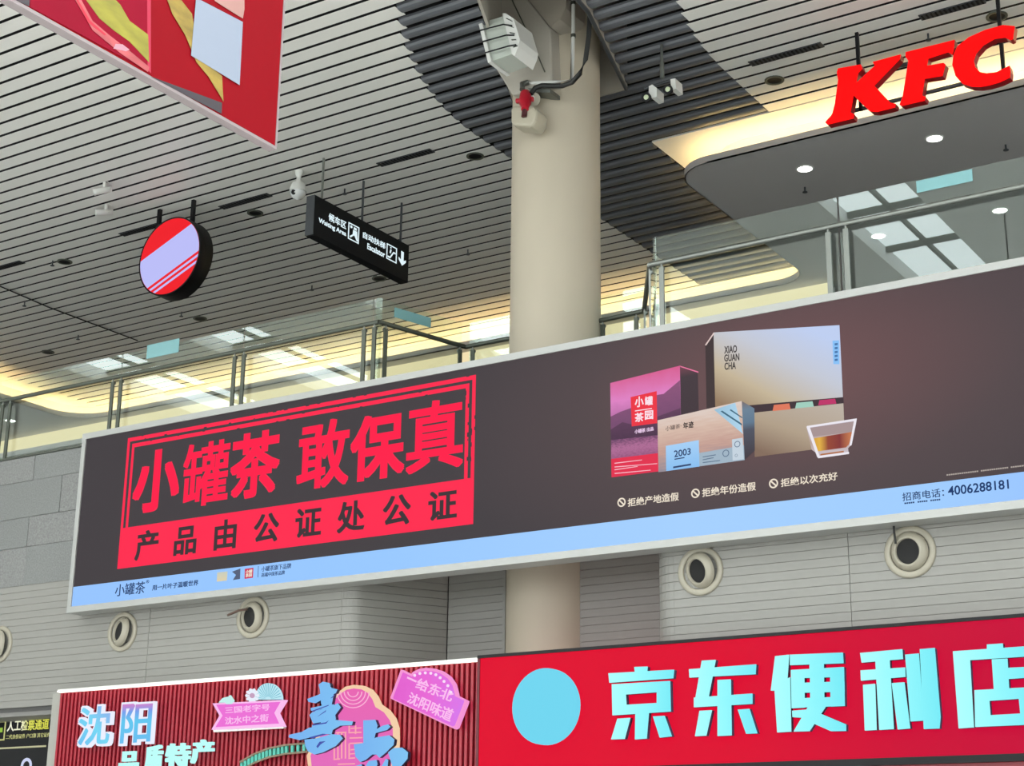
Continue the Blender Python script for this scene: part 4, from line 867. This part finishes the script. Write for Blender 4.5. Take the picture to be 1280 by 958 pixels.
def rectX(q, w, name):
    P = [onX(*p, XS) for p in q]; Ya, Yb2 = (P[0].y+P[3].y)/2, (P[1].y+P[2].y)/2; Za, Zb = (P[0].z+P[1].z)/2, (P[2].z+P[3].z)/2
    b = MB(); X0, X1 = XS, XS+0.004
    b.box(X0, X1, Ya, Yb2, Za-w, Za); b.box(X0, X1, Ya, Yb2, Zb, Zb+w); b.box(X0, X1, Ya, Ya+w*1.2, Zb, Za); b.box(X0, X1, Yb2-w*1.2, Yb2, Zb, Za); b.build(name, E_SW, DI); return Ya, Yb2, Zb, Za
Ya, Yb2, Zb, Za = rectX([(435.8, 278.3), (449, 284), (448.3, 305.2), (434.5, 298.3)], 0.018, 'icon_frame')
def icx(polys, Ya, Yb2, Zb, Za, name):
    b = MB()
    for q in polys: b.prism([(XS, Ya+(Yb2-Ya)*u, Zb+(Za-Zb)*v) for u, v in q], (0.004, 0, 0))
    b.build(name, E_SW, DI)
circ = [(0.27+0.1*math.cos(2*math.pi*k/12), 0.8+0.08*math.sin(2*math.pi*k/12)) for k in range(12)]
icx([circ, [(0.5, 0.86), (0.76, 0.86), (0.76, 0.72), (0.5, 0.72)], [(0.45, 0.68), (0.8, 0.68), (0.85, 0.36), (0.42, 0.36)], [(0.15, 0.2), (0.45, 0.42), (0.5, 0.34), (0.25, 0.14)], [(0.6, 0.36), (0.85, 0.36), (0.92, 0.12), (0.8, 0.12)]], Ya, Yb2, Zb, Za, 'waiting_icon')
Ya, Yb2, Zb, Za = rectX([(483.4, 304.6), (496.3, 310.2), (495.3, 330.3), (482.8, 322.7)], 0.018, 'icon_frame')
icx([[(0.12, 0.24), (0.34, 0.24), (0.66, 0.66), (0.88, 0.66), (0.88, 0.56), (0.7, 0.56), (0.38, 0.14), (0.12, 0.14)], [(0.3, 0.5), (0.4, 0.46), (0.48, 0.7), (0.38, 0.74)], [(0.36, 0.8), (0.46, 0.8), (0.46, 0.88), (0.36, 0.88)]], Ya, Yb2, Zb, Za, 'escalator_icon')
yc = onX(502.8, 323, XS).y; zt_, zb_2 = onX(502.8, 314.5, XS).z, onX(502.8, 332.5, XS).z; h_ = zt_-zb_2
MB().prism([(XS, yc-0.035, zt_), (XS, yc+0.035, zt_), (XS, yc+0.035, zb_2+h_*0.38), (XS, yc+0.10, zb_2+h_*0.5), (XS, yc+0.10, zb_2+h_*0.34), (XS, yc, zb_2), (XS, yc-0.10, zb_2+h_*0.34), (XS, yc-0.10, zb_2+h_*0.5), (XS, yc-0.035, zb_2+h_*0.38)], (0.004, 0, 0)).build('arrow', E_SW, DI)
for px, py in ((404, 198), (456, 226), (501, 254)):
    p = onZ(px, py, ZC); MB().tube([(XS-0.08, p.y, ztop), (XS-0.08, p.y, ZC)], 0.02, 8).build('rod', M_DARKGREY if px > 410 else M_STEEL, DI)
# red hanging banner, upper left
XB = -7.0
q0, q1 = onX(18, 0, XB), onX(344, 184, XB); zb0 = (q0.z+q1.z)/2; yb1 = q1.y; yb0 = 3.2; zb1_ = 8.6
BN = thing('hanging_banner', (XB, yb1, zb0), 'large red hanging banner with yellow brush strokes in the top left corner', 'banner')
M_BR = mat('banner_red', (134, 3, 18), 0.6, noise=0.03, nscale=2, spec=0.1)
MB().box(XB-0.06, XB, yb0, yb1, zb0, zb1_).build('banner_face', M_BR, BN)
MB().box(XB-0.062, XB+0.004, yb0, yb1+0.008, zb0-0.018, zb0+0.004).box(XB-0.062, XB+0.004, yb1-0.004, yb1+0.014, zb0, zb1_).build('edge_frame', mat('pale_edge', (150, 138, 138), 0.4, metal=0.3), BN)
K7 = (0, 0, 370/1280)
def ban(pts, lay, name, m): return MB().prism([onX(x, y, XB+0.003+0.001*lay) for x, y in crop(pts, *K7)], (0.0008, 0, 0)).build(name, m, BN)
ban([(128, -60), (640, -60), (645, 300), (640, 305), (580, 275), (130, 30)], 0, 'printed_field', mat('print_crimson', (134, 8, 36), 0.6, noise=0.05, nscale=3, spec=0.1))
ban([(636, -60), (652, -60), (652, 318), (638, 300)], 1, 'printed_fold', mat('print_dark_crimson', (176, 24, 60), 0.4))
ban([(365, -10), (460, -40), (520, 20), (560, 90), (640, 150), (645, 270), (560, 180), (490, 130), (430, 80)], 2, 'brush_stroke', mat('print_lime', (140, 132, 36), 0.5, noise=0.25, nscale=14, stretch=(1, 0.4, 1)))
ban([(320, -10), (345, -12), (400, 90), (470, 150), (560, 220), (645, 290), (640, 312), (520, 230), (400, 130)], 3, 'brush_stroke', mat('print_pale_rose', (178, 80, 84), 0.4, noise=0.3, nscale=18, stretch=(1, 0.4, 1)))
ban([(330, 0), (338, 0), (390, 90), (460, 150), (452, 152), (380, 96)], 4, 'brush_stroke', mat('print_crimson_line', (190, 20, 50), 0.4))
ban([(500, 190), (530, 192), (560, 215), (545, 222), (490, 210)], 4, 'brush_stroke', mat('print_rose', (226, 90, 120), 0.4))
ban([(720, -10), (760, -30), (830, 60), (860, 240), (960, 330), (966, 440), (955, 420), (900, 330), (850, 270), (800, 150), (745, 60)], 2, 'brush_stroke', mat('print_lime_b', (142, 118, 44), 0.5, noise=0.35, nscale=16, stretch=(1, 0.4, 1)))
ban([(650, 330), (960, 445), (958, 492), (780, 400)], 2, 'dark_wedge', mat('print_charcoal', (56, 48, 54), 0.5))
ban([(60, -20), (132, -40), (126, 28), (70, 2)], 2, 'dark_wedge', MATS['print_charcoal'])
ban([(905, -40), (1055, -60), (1057, 40), (1050, 80), (1000, 50), (930, 5)], 2, 'pale_shape', mat('print_skin', (168, 124, 116), 0.5))
ban([(848, -10), (1050, 95), (1036, 368), (826, 240)], 5, 'white_patch', mat('print_white', (138, 146, 162), 0.5))
for y in (3.6, 7.2): MB().tube([(XB-0.03, y, zb1_), (XB-0.03, y, ZC)], 0.015, 6).build('rod', M_BLACK, BN)

# ================================================================== COLUMN EQUIPMENT
SPK = thing('loudspeaker', onY(625, 45, 16.9), 'pale boxy louvred loudspeaker strapped to the column head', 'loudspeaker')
MB().prism([onY(x, y, 16.25) for x, y in ((604, 28), (633, 19), (644, 66), (614, 77))], (0, 0.4, 0)).build('body', mat('pale_green_grey', (176, 182, 172), 0.5), SPK)
MB().prism([onY(x, y, 16.20) for x, y in ((597.5, 27), (602, 26), (614, 77), (610, 78.5))], (0, 0.45, 0)).build('end_plate', M_WHITE, SPK)
MB().prism([onY(x, y, 16.16) for x, y in ((628, 17), (632, 16.5), (642, 23), (650, 50), (648, 58), (643, 70), (640, 68))], (0, 0.45, 0)).build('louvre_plate', M_WHITE, SPK)
for k in range(5): MB().prism([onY(x, y, 16.152) for x, y in ((632.5+k*2.2, 22+k*9), (640+k*1.6, 26+k*7.6), (640.4+k*1.6, 27.2+k*7.6), (632.8+k*2.2, 23.4+k*9))], (0, 0.01, 0)).build('louvre_slot', M_STEELD, SPK)
for k in range(3): MB().tube([onY(600.5+k*3, 38+k*14, 16.19), onY(629+k*3.4, 30.5+k*13.5, 16.14), onY(640+k*2.5, 32+k*12, 16.14)], 0.01, 6).build('strap', M_BLACK, SPK)
FM = thing('fire_monitor', onY(656, 140, 17.0), 'red jointed fire water cannon with a beige housing on the column', 'fire equipment')
MB().prism([onY(x, y, 16.78) for x, y in ((641, 131), (667, 133), (671, 138), (669, 150), (664, 158.5), (642, 157), (638, 152), (638, 137))], (0, 0.3, 0)).build('housing', M_BEIGE, FM, bevel=0.04)
MB().tube([onY(657, 118, 16.9), onY(656.5, 128, 16.78), onY(656, 137, 16.74)], [0.075, 0.085, 0.05], 14).build('joint', M_REDPAINT, FM)
MB().tube([onY(646, 126.5, 16.85), onY(666, 124, 16.85)], 0.035, 10).build('joint_arm', M_REDPAINT, FM)
MB().tube([onY(656, 136, 16.76), onY(655, 146, 16.755)], 0.038, 10).build('barrel', mat('dark_red_black', (60, 10, 16), 0.5), FM)
MB().tube([onY(668, 124, 17.25), onY(667, 124, 16.98)], 0.09, 18).build('valve_body', M_BEIGE, FM)
MB().lathe(onY(665, 124, 16.93), (0, -1, 0), [(0, 0.05), (0.02, 0.05), (0.02, 0.0)], 16).build('gauge', M_WHITE, FM)
MB().prism([onY(x, y, 17.0) for x, y in ((660, 110), (688, 111), (688, 116), (664, 115))], (0, 0.25, 0)).build('bracket', M_STEEL, FM)
MB().tube([onY(653, 112, 16.95), onY(653, 105, 17.0), onY(660, 103, 17.05)], 0.04, 8).build('feed_elbow', M_STEEL, FM)
HO = thing('black_hose', onY(700, 108, 17.05), 'thick black hose curving down the column to the red fire cannon', 'hose')
MB().tube([onY(x, y, Y_) for x, y, Y_ in ((737, -30, 17.05), (737.5, 10, 17.02), (736, 45, 17.0), (732, 74, 16.98), (725, 92, 16.97), (715, 103, 16.97), (703, 107.5, 16.98), (690, 107.5, 16.98), (677, 107, 16.96), (669, 110, 16.92), (664, 117, 16.88))], 0.034, 10).build('hose', M_RUBBER, HO)

# ================================================================== CEILING FITTINGS
def vent(pxa, pxb, label):
    a, b = onZ(*pxa, ZC), onZ(*pxb, ZC); y = 19.07; hw = 0.075
    o = thing('air_vent', ((a.x+b.x)/2, y, ZC), label, 'air vent', 'dark slot vents in the slatted ceiling')
    x0, x1 = min(a.x, b.x), max(a.x, b.x)
    MB().box(x0, x1, y-hw, y+hw, ZC-0.012, ZC+0.02).build('frame', M_DARKGREY, o)
    for k in range(int((x1-x0)/0.06)): boxo('blade', M_BLACK, o, x0+0.03+k*0.06, x0+0.058+k*0.06, y-hw*0.75, y+hw*0.75, ZC-0.022, ZC-0.012)
    return o
vent((472, 205), (541, 188), 'dark slot vent in the ceiling left of the column'); vent((940, 82), (1029, 56), 'dark slot vent in the ceiling left of the red letters')
vent((1150, 22), (1232, 2), 'dark slot vent in the ceiling above the red letters'); vent((273, 258), (335, 242), 'dark slot vent between the round sign and the dome camera')
vent((146, 291), (200, 277), 'dark slot vent just behind the round red sign'); vent((-20, 333), (20, 324), 'dark slot vent at the left edge of the picture')
for k, (px, py, lab) in enumerate(((968, 100, 'dark recessed spotlight left of the red letters'), (594, 195, 'dark recessed spotlight just left of the column'), (319, 266, 'dark recessed spotlight right of the round red sign'),
                                (1246, 20, 'dark recessed spotlight above the last red letter'), (250, 398, 'dark recessed spotlight below the round sign'), (81, 327, 'dark recessed spotlight left of the round sign'), (474, 348, 'dark recessed spotlight under the direction sign'), (60, 440, 'dark recessed spotlight low at the left'))):
    p = onZ(px, py, ZC)
    o = thing('recessed_light', p, lab, 'spotlight', 'unlit spotlights in the slatted ceiling')
    MB().lathe((p.x, p.y, ZC), (0, 0, -1), [(-0.01, 0.14), (0.015, 0.14), (0.015, 0.105), (0.0, 0.1)], 20).build('trim_ring', M_STEELD, o)
    MB().lathe((p.x, p.y, ZC), (0, 0, -1), [(0.006, 0.104), (0.002, 0.0)], 20).build('lens', M_BLACK, o)
for k, (px, py, lab) in enumerate(((227, 390, 'small dark sprinkler head below the round red sign'), (431, 236, 'small dark sprinkler head above the direction sign'), (585, 312, 'small dark sprinkler head left of the column'), (390, 357, 'small dark sprinkler head below the direction sign'), (66, 326, 'small dark sprinkler head at the left of the ceiling'),
                                (1160, 42, 'small dark sprinkler head behind the red letters'), (98, 419, 'small dark sprinkler head above the far left railing'), (31, 377, 'small dark sprinkler head at the far left of the ceiling'))):
    p = onZ(px, py, ZC)
    o = thing('sprinkler', p, lab, 'sprinkler', 'sprinkler heads in the slatted ceiling')
    MB().tube([(p.x, p.y, ZC+0.02), (p.x, p.y, ZC-0.09)], 0.014, 6).build('stem', M_DARKGREY, o); MB().lathe((p.x, p.y, ZC-0.09), (0, 0, -1), [(0, 0), (0, 0.04), (0.012, 0.04), (0.012, 0)], 12).build('deflector', M_DARKGREY, o)
for k, (px, py, lab) in enumerate(((1006, 234, 'small dark sprinkler under the canopy near the first downlight'), (1257, 181, 'small dark sprinkler under the canopy at the right'))):
    p = onZ(px, py, ZS)
    o = thing('sprinkler', p, lab, 'sprinkler', 'sprinkler heads under the canopy')
    MB().tube([(p.x, p.y, ZS+0.01), (p.x, p.y, ZS-0.08)], 0.014, 6).build('stem', M_DARKGREY, o); MB().lathe((p.x, p.y, ZS-0.08), (0, 0, -1), [(0, 0), (0, 0.04), (0.012, 0.04), (0.012, 0)], 12).build('deflector', M_DARKGREY, o)
# twin cameras on a drop rod
p = onZ(827, 56, ZC); TC = thing('twin_camera', p, 'pair of white security cameras on a drop rod under the dark ceiling band', 'camera')
YT2 = p.y
MB().tube([(p.x, YT2, ZC), (p.x, YT2, onY(829, 98, YT2).z)], 0.02, 8).build('rod', M_STEEL, TC)
MB().tube([(p.x, YT2, onY(828, 78, YT2).z), (p.x, YT2, onY(829, 97, YT2).z)], 0.032, 8).build('sleeve', M_STEEL, TC)
MB().tube([onY(806, 111, YT2), onY(846, 98, YT2)], 0.02, 6).build('bar', M_DARKGREY, TC)
for q, l_, nm in (([(811, 108), (815, 105.5), (821, 110), (821, 121), (815, 123), (811, 120)], (807.5, 121.5), 'camera_body'), ([(838, 99), (844, 98), (845, 111), (839, 113)], (834.5, 111.5), 'camera_body')):
    bo = MB().prism([onY(x, y, YT2-0.1) for x, y in q], (0, 0.2, 0)).build(nm, M_WHITE, TC)
    c = onY(*l_, YT2-0.16); ax = Vector((0.25, -1, -0.25))
    MB().lathe(c, ax, [(-0.08, 0.06), (0.0, 0.066), (0.004, 0.062), (0.004, 0.036), (-0.01, 0.034)], 18).build('lens_ring', M_BLACK, bo)
    MB().lathe(c, ax, [(-0.005, 0.036), (0.0, 0.0)], 18).build('lens', mat('pale_lens', (176, 186, 150), 0.2), bo)
# bullet cameras
for px, py, sx, lab in ((128, 235, 1, 'upper white bullet camera on the ceiling at the left'), (130, 263, -1, 'lower white bullet camera on the ceiling at the left')):
    p = onZ(px+3, py-7, ZC); o = thing('bullet_camera', p, lab, 'camera', 'bullet cameras at the left')
    MB().tube([(p.x, p.y, ZC), (p.x, p.y, ZC-0.10)], 0.03, 8).build('mount', M_WHITE, o)
    a = Vector((p.x, p.y, ZC-0.14)); ax = Vector((-0.75, -0.55, -0.25)).normalized() if sx > 0 else Vector((-0.6, -0.75, -0.15)).normalized()
    MB().lathe(a, ax, [(-0.12, 0.0), (-0.12, 0.05), (0.14, 0.055), (0.17, 0.06), (0.17, 0.045), (0.15, 0.04)], 16).build('body', M_WHITE, o)
    MB().lathe(a, ax, [(0.152, 0.044), (0.15, 0.0)], 16).build('lens', M_BLACK, o)
    MB().tube([(p.x+0.05, p.y, ZC), (p.x+0.16, p.y+0.02, ZC-0.07), (p.x+0.12, p.y, ZC-0.16), (p.x+0.06, p.y, ZC-0.15)], 0.008, 6).build('cable', M_WHITE, o)
# dome camera
p = onZ(374, 214, ZC); o = thing('dome_camera', p, 'white dome camera hanging beside the left end of the direction sign', 'camera')
k = 0.001
zt_ = ZC; zb_ = onY(373, 250, p.y).z; h = zt_-zb_
MB().lathe((p.x, p.y, ZC), (0, 0, -1), [(0, 0.07), (0.06, 0.06), (0.10, 0.035), (h*0.35, 0.04), (h*0.42, 0.10), (h*0.62, 0.135), (h*0.72, 0.14)], 24).build('housing', M_WHITE, o)
MB().lathe((p.x, p.y, ZC), (0, 0, -1), [(h*0.72, 0.128), (h*0.82, 0.12), (h*0.93, 0.08), (h, 0.001)], 24).build('dome', mat('grey_dome', (190, 192, 190), 0.2), o)
MB().lathe(Vector((p.x+0.0, p.y-0.10, ZC-h*0.8)), (0.2, -1, -0.4), [(0, 0.045), (0.02, 0.04), (0.025, 0)], 14).build('lens', M_BLACK, o)
# thin service wire along the ceiling on the left
o = thing('service_wire', onZ(100, 400, ZC-0.02), 'thin dark service wire crossing the slats at the left', 'wire')
MB().tube([onZ(0, 358, ZC-0.015), onZ(60, 384, ZC-0.015), onZ(172, 426, ZC-0.015)], 0.012, 6).build('wire', M_BLACK, o)
